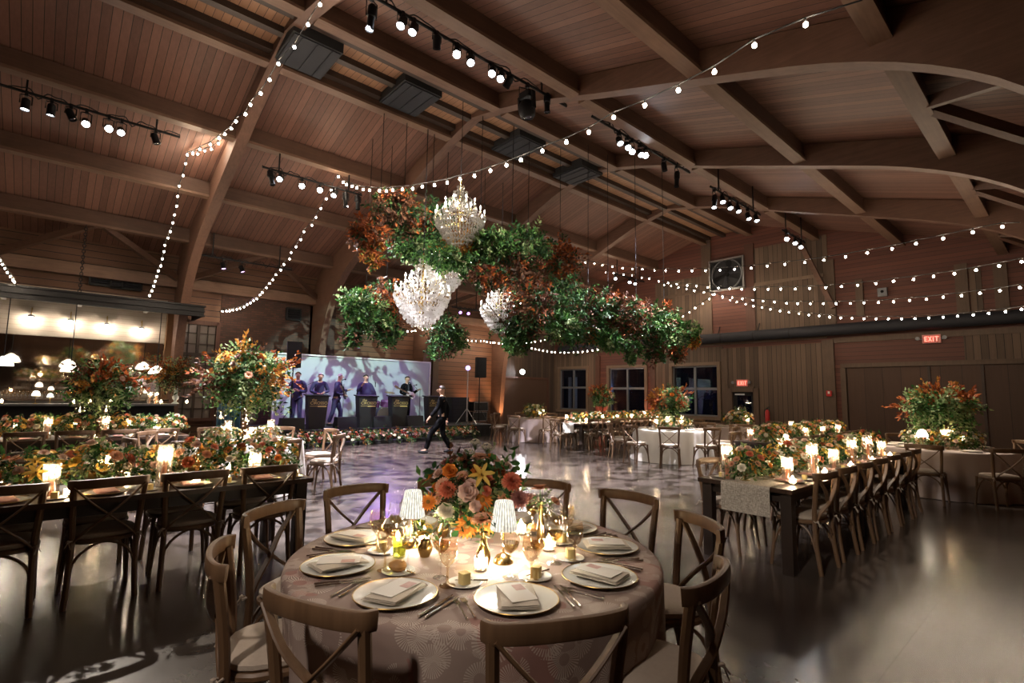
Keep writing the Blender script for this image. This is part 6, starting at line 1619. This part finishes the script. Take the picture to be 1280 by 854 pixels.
# drums
yd = bandpos(474, -17.9); t = thing('drum_kit', 'drum kit with dark bass drum between singer and guitarist', 'drums', (-17.7, yd, SZ))
Ry = Matrix.Rotation(PI / 2, 3, 'Y'); M['drumhead'] = simple('drum_head', (.05, .045, .07), .4); M['drumshell'] = simple('sparkle_shell', (.30, .12, .30), .25, .3)
o = obj('bass_drum', MB().lathe([(.28, -.2), (.29, -.2), (.29, .2), (.28, .2)], 28, (0, 0, .3), R=Ry).mesh('bass_drum', M['drumhead']), t)
obj('hoop', MB().lathe([(.28, .19), (.305, .19), (.305, .225), (.28, .225)], 28, (0, 0, .3), R=Ry).mesh('hoop', M['steel']), o)
obj('logo_line', MB().box((.212, 0, .38), (.004, .26, .025)).box((.212, -.14, .22), (.004, .14, .06)).mesh('logo_line', M['whitepaint'], False), o)
for dy, dz, r in ((-.22, .72, .16), (.16, .74, .17), (-.5, .5, .2), (.55, .45, .22)): obj('tom_drum', MB().lathe([(r, -.1), (r, .1)], 20, (-.1, dy, dz), R=Matrix.Rotation(.3, 3, 'Y')).mesh('tom_drum', M['drumshell']), t)
for dy, dz in ((.35, 1.15), (-.5, 1.05), (.75, 1.0)): obj('cymbal', MB().lathe([(0, .03), (.05, .02), (.2, 0), (.2, -.004)], 22, (-.1, dy, dz), R=Matrix.Rotation(.2, 3, 'Y'), cap=False).tube([(-.1, dy, 0), (-.1, dy, dz)], .009, 6).mesh('cymbal', M['gold']), t)
# wedges, speakers, light stand, cases
def wedge(px, X, lab):
    y = bandpos(px, X); t = thing('floor_monitor', lab, 'speaker', (X, y, SZ), PI, 'floor monitors')
    pr = [(-.2, -.32, 0), (.22, -.32, 0), (.12, -.32, .36), (-.12, -.32, .36)]
    obj('cabinet', MB().prism(pr, (0, .64, 0)).mesh('cabinet', M['blackmat'], False), t); obj('grille', MB().prism([(.215, -.28, .03), (.222, -.28, .03), (.132, -.28, .33), (.125, -.28, .33)], (0, .56, 0)).mesh('grille', M['panelbox'], False), t)
wedge(432, -15.75, 'black wedge monitor between the white-haired person and the singer stand'); wedge(476, -15.8, 'black wedge monitor before the drum kit'); wedge(365, -15.7, 'black wedge monitor under the left loudspeaker'); wedge(517, -15.8, 'black wedge monitor between the two right band stands')
def speaker_on_stand(px, X, zt, zb, lab, ls, z0):
    y = P(px, 450, x=X)[1]; hsp = zt - zb
    t = thing('speaker_stand', ls, 'stand', (X, y, z0), .4, 'tripod speaker stands')
    obj('pole', MB().tube([(0, 0, .1), (0, 0, zb - z0)], .02, 8).mesh('pole', M['black']), t); obj('collar', MB().lathe([(.035, .6), (.04, .7)], 12).mesh('collar', M['black']), t)
    for k in range(3):
        a = 2 * PI * k / 3; obj('leg', MB().tube([(0, 0, .62), (.42 * math.cos(a), .42 * math.sin(a), .015)], .012, 6).mesh('leg', M['black']), t)
    t = thing('loudspeaker', lab, 'speaker', (X, y, zb), -.25, 'loudspeakers on stands')
    pr = [(-.18, -.13, 0), (-.18, .13, 0), (.0, .2, 0), (.2, .2, 0), (.2, -.2, 0), (.0, -.2, 0)]
    obj('cabinet', MB().prism(pr, (0, 0, hsp)).mesh('cabinet', M['blackmat'], False), t); obj('grille', MB().box((.208, 0, hsp / 2), (.015, .36, hsp - .06)).mesh('grille', M['panelbox'], False), t)
speaker_on_stand(367, -16.0, 3.05, 2.27, 'black loudspeaker high left of the backdrop', 'tripod stand under the left loudspeaker', SZ)
speaker_on_stand(600, -16.2, 3.02, 2.22, 'black loudspeaker by the pale timber column', 'tripod stand under the right loudspeaker', SZ)
X = -15.9; y = P(584, 500, x=X)[1]; zt = P(583, 460, x=X)[2]
t = thing('light_stand', 'silver light stand with purple lamp at the right of the stage', 'stand', (X, y, SZ), .3)
obj('pole', MB().tube([(0, 0, .1), (0, 0, zt - SZ)], [.022, .018], 8).mesh('pole', M['steel']), t)
for k in range(3):
    a = 2 * PI * k / 3; obj('leg', MB().tube([(0, 0, .6), (.45 * math.cos(a), .45 * math.sin(a), .015)], .013, 6).mesh('leg', M['steel']), t)
e = (-(Vector((0, 0, 1.2)) - Vector((X, y, zt)))).normalized().to_track_quat('Z', 'Y').to_matrix() 
Rl = Matrix.Rotation(-.3, 3, 'Z') @ e
obj('lamp_head', MB().lathe([(.0, .1), (.08, .1), (.1, .0), (.105, -.06), (.095, -.06)], 18, (0, 0, zt - SZ), R=Rl, cap=False).mesh('lamp_head', M['black']), t)
obj('lens', MB().lathe([(.095, -.055), (0, -.06)], 18, (0, 0, zt - SZ), R=Rl, cap=False).mesh('lens', emit('violet_wash_lens', (.50, .36, 1.), 2.6)), t)
for k, (px, zz, lab) in enumerate(((601, 0., 'black equipment case at the right of the stage, lowest'), (601, .42, 'black equipment case stacked on the lowest one'))):
    X = -17.6; y = P(594 + k, 520, x=X)[1]; t = thing('equipment_case', lab, 'case', (X, y, SZ + zz), .1, 'stacked equipment cases')
    obj('body', MB().box((0, 0, .2), (.6, .8, .38)).mesh('body', M['blackmat'], False), t)
    obj('edging', MB().box((.3, 0, .38), (.03, .82, .03)).box((.3, 0, .02), (.03, .82, .03)).box((.3, .4, .2), (.03, .03, .38)).box((.3, -.4, .2), (.03, .03, .38)).mesh('edging', M['steel'], False), t)
X = -17.5; y = P(570, 520, x=X)[1]; t = thing('amplifier_rack', 'dark amplifier rack with blue-lit front beside the cases', 'amplifier', (X, y, SZ))
obj('cabinet', MB().box((0, 0, .5), (.6, .85, 1.0)).mesh('cabinet', M['blackmat'], False), t)
g2 = MB()
for k in range(6): g2.box((.305, 0, .12 + k * .15), (.01, .75, .11))
obj('front_unit', g2.mesh('front_unit', M['panelbox'], False), t)
# ---------------------------------------------------------------- lights the room has, plus added fill behind the camera
EXPOSURE = 0.35
def spot(nm, loc, aim, power, col, angle, blend=.5, size=.08, gobo=None):
    l = bpy.data.lights.new(nm, 'SPOT'); l.energy = power; l.color = col; l.spot_size = math.radians(angle); l.spot_blend = blend; l.shadow_soft_size = size
    if gobo:
        l.use_nodes = True; t = l.node_tree; em = t.nodes['Emission']
        tc = t.nodes.new('ShaderNodeTexCoord'); sp = t.nodes.new('ShaderNodeSeparateXYZ'); t.links.new(tc.outputs['Normal'], sp.inputs[0])
        dv = []
        for k in range(2):
            d = t.nodes.new('ShaderNodeMath'); d.operation = 'DIVIDE'; t.links.new(sp.outputs[k], d.inputs[0]); t.links.new(sp.outputs[2], d.inputs[1]); dv.append(d)
        cb = t.nodes.new('ShaderNodeCombineXYZ')
        for k in range(2): t.links.new(dv[k].outputs[0], cb.inputs[k])
        nz = t.nodes.new('ShaderNodeTexNoise'); nz.inputs['Scale'].default_value = gobo[0]; nz.inputs['Detail'].default_value = gobo[3] if len(gobo) > 3 else 1.5; nz.inputs['Distortion'].default_value = .6
        t.links.new(cb.outputs[0], nz.inputs['Vector'])
        r = t.nodes.new('ShaderNodeMapRange'); r.interpolation_type = 'SMOOTHSTEP'; r.inputs[1].default_value = gobo[1]; r.inputs[2].default_value = gobo[2]; r.inputs[3].default_value = .06; r.inputs[4].default_value = 1.6
        t.links.new(nz.outputs[0], r.inputs[0]); t.links.new(r.outputs[0], em.inputs['Strength'])
    o = bpy.data.objects.new(nm, l); COL.objects.link(o); o.location = loc
    o.rotation_euler = (Vector(aim) - Vector(loc)).to_track_quat('-Z', 'Y').to_euler(); return o
def point(nm, loc, power, col, size=.03):
    l = bpy.data.lights.new(nm, 'POINT'); l.energy = power; l.color = col; l.shadow_soft_size = size
    o = bpy.data.objects.new(nm, l); COL.objects.link(o); o.location = loc; return o
WARM_W = (1., .80, .60); COOL = (.90, .90, 1.)
# dance floor break-up pattern
spot('dance_floor_spot', (-6.9, 3.0, 7.3), (-8.6, 4.6, 0), 5400, (.95, .91, 1.), 72, .4, .02, (22., .46, .54))
spot('dance_floor_spot', (-13.1, 1.4, 6.9), (-9.8, 4.6, 0), 4800, (.95, .91, 1.), 66, .4, .02, (24., .46, .54))
spot('dance_floor_spot', (-6.2, 12.0, 6.6), (-8.6, 9.4, 0), 4600, (.94, .90, 1.), 70, .4, .02, (20., .46, .54))
spot('dance_floor_spot', (-12.9, 5.6, 6.6), (-10.4, 6.6, 0), 4800, (.96, .92, 1.), 84, .35, .02, (22., .46, .54))
spot('dance_floor_purple', (-17.4, 9.5, 5.0), (-12.3, 6.6, 0), 900, (.45, .18, 1.), 60, .6, .1)
# stage
spot('backdrop_spot', (-12.7, 6.4, 6.3), (-18.3, 8.0, 1.7), 1500, (.56, .86, .76), 50, .3, .02, (15., .45, .53, 3.))
spot('backdrop_violet', (-15.2, 12.2, 4.2), (-18.3, 11.2, 1.5), 90, (.32, .20, 1.), 62, .8, .05)
spot('stage_violet', (-15.9, 12.2, 3.5), (-17.2, 8.6, 1.2), 150, (.30, .12, 1.), 85, .8, .1)
spot('stage_violet_left', (-17.0, 3.6, 5.3), (-17.4, 6.4, .6), 380, (.36, .12, 1.), 70, .8, .1)
spot('stage_front_pink', (-13.4, 5.0, 6.6), (-17.0, 7.5, 1.4), 90, (1., .45, .85), 45, .6, .1)
spot('stage_violet_front', (-13.2, 8.2, 5.6), (-17.0, 7.4, 1.2), 420, (.34, .12, 1.), 44, .7, .1)
spot('table_pin', (-.6, -2.4, 4.9), (-2.25, 5.8, .8), 900, (1., .86, .72), 20, .7, .1)  # added fill from behind the camera onto the near right table
spot('stage_flower_spot', (-12.9, 7.5, 6.6), (-14.7, 8.0, 0.2), 450, (1., .8, .7), 65, .6, .1)
# pin spots on the tables
spot('table_pin', (-7., 5.0, 7.2), (-2.3, 1.9, .8), 420, WARM_W, 20, .6, .05)
spot('table_pin', (-13.1, .9, 6.8), (-5.7, .7, .9), 3000, (1., .88, .74), 17, .6, .05)
spot('table_pin', (-12.9, 3.9, 6.7), (-8.9, 2.3, 1.2), 1700, (1., .86, .70), 36, .6, .05)
spot('table_pin', (-13.1, .2, 6.8), (-11.2, .4, .9), 1300, (1., .86, .70), 50, .6, .05)
spot('table_pin', (-3.95, 8.3, 6.6), (-2.4, 7.0, .9), 620, (1., .86, .70), 34, .6, .05)
spot('table_pin', (-5., 10.4, 5.7), (-4.1, 12.2, .9), 520, (1., .84, .66), 60, .6, .05)
spot('table_pin', (-5., 10.8, 5.7), (-1.8, 11.8, 1.3), 1900, (1., .86, .70), 26, .6, .05)
spot('table_pin', (-6.6, 10.2, 7.1), (-7.1, 11.8, 1.1), 1100, (1., .88, .74), 34, .6, .05)
spot('table_pin', (-6.6, 11.5, 7.1), (-10.2, 14.0, .9), 1500, (1., .82, .62), 46, .6, .05)
# foliage
spot('foliage_spot', (-7., 4.0, 7.2), (-9.4, 6.6, 5.0), 1500, (1., .95, .85), 60, .6, .1)
spot('foliage_spot', (-6.6, 8.6, 7.1), (-8., 9.0, 4.0), 120, (1., .93, .82), 70, .6, .1)
spot('foliage_spot', (-12.9, 4.2, 6.7), (-11.6, 6.0, 4.5), 260, (1., .93, .82), 60, .6, .1)
spot('rear_fill_spot', (-.6, -2.4, 4.9), (-2.0, 1.2, .5), 460, (1., .84, .72), 27, .9, .15)  # added fill behind the camera for the cloth front, no bar there
spot('rear_fill_spot', (-6., -3.6, 6.6), (-4.6, .6, .6), 130, (1., .84, .70), 34, .8, .15)  # second added fill, unseen, for the near left chairs
# amber wash at the last column, red wash between windows
spot('column_uplight', (-18.35, ARCHY[5] - .25, .12), (-18.9, ARCHY[5], 2.0), 420, (1., .55, .26), 60, .8, .06)
spot('stage_side_uplight', (-18.9, ARCHY[5] - 1.5, .5), (-19.35, ARCHY[5] - 1.6, 2.2), 130, (1., .42, .2), 80, .8, .06)
for k, px in enumerate((753, 812)):
    x = G(px, 500)[0]; spot('wall_uplight', (x, YG - .35, .1), (x, YG, 2.2), 220, (1., .30, .17), 60, .8, .06)
point('porch_light', (-15.2, 21.4, 1.9), 25, (.25, .5, 1.), .2)
for px, py in ((629, 690), (514, 670)):
    q = T0(px, py); point('lamp_glow', (T0(629, 703) if px == 629 else T0(514, 683))[:2] + (TH + .165,), 10., (1., .94, .76), .02)
# ---------------------------------------------------------------- camera, world, view
cam = bpy.data.cameras.new('camera'); cam.sensor_width = 36.; cam.lens = FPX * 36. / 1280.; cam.clip_start = .05; cam.clip_end = 200
co = bpy.data.objects.new('camera', cam); COL.objects.link(co)
R3 = Matrix(((ROT[0][0], -ROT[1][0], -ROT[2][0]), (ROT[0][1], -ROT[1][1], -ROT[2][1]), (ROT[0][2], -ROT[1][2], -ROT[2][2])))
mw = R3.to_4x4(); mw.translation = Vector((0, 0, CAMZ)); co.matrix_world = mw
S.camera = co
w = bpy.data.worlds.new('night'); S.world = w; w.use_nodes = True
w.node_tree.nodes['Background'].inputs[0].default_value = (.02, .03, .06, 1); w.node_tree.nodes['Background'].inputs[1].default_value = .04
vs = S.view_settings; S.display_settings.display_device = 'sRGB'
vs.view_transform = 'Standard'; vs.look = 'None'; vs.gamma = 1.; vs.use_curve_mapping = False; vs.exposure = EXPOSURE
cy = S.cycles
cy.max_bounces = 7; cy.diffuse_bounces = 3; cy.glossy_bounces = 4; cy.transmission_bounces = 6; cy.transparent_max_bounces = 16
cy.caustics_reflective = False; cy.caustics_refractive = False; cy.sample_clamp_indirect = 3.; cy.sample_clamp_direct = 0.
cy.use_denoising = True; cy.use_light_tree = True
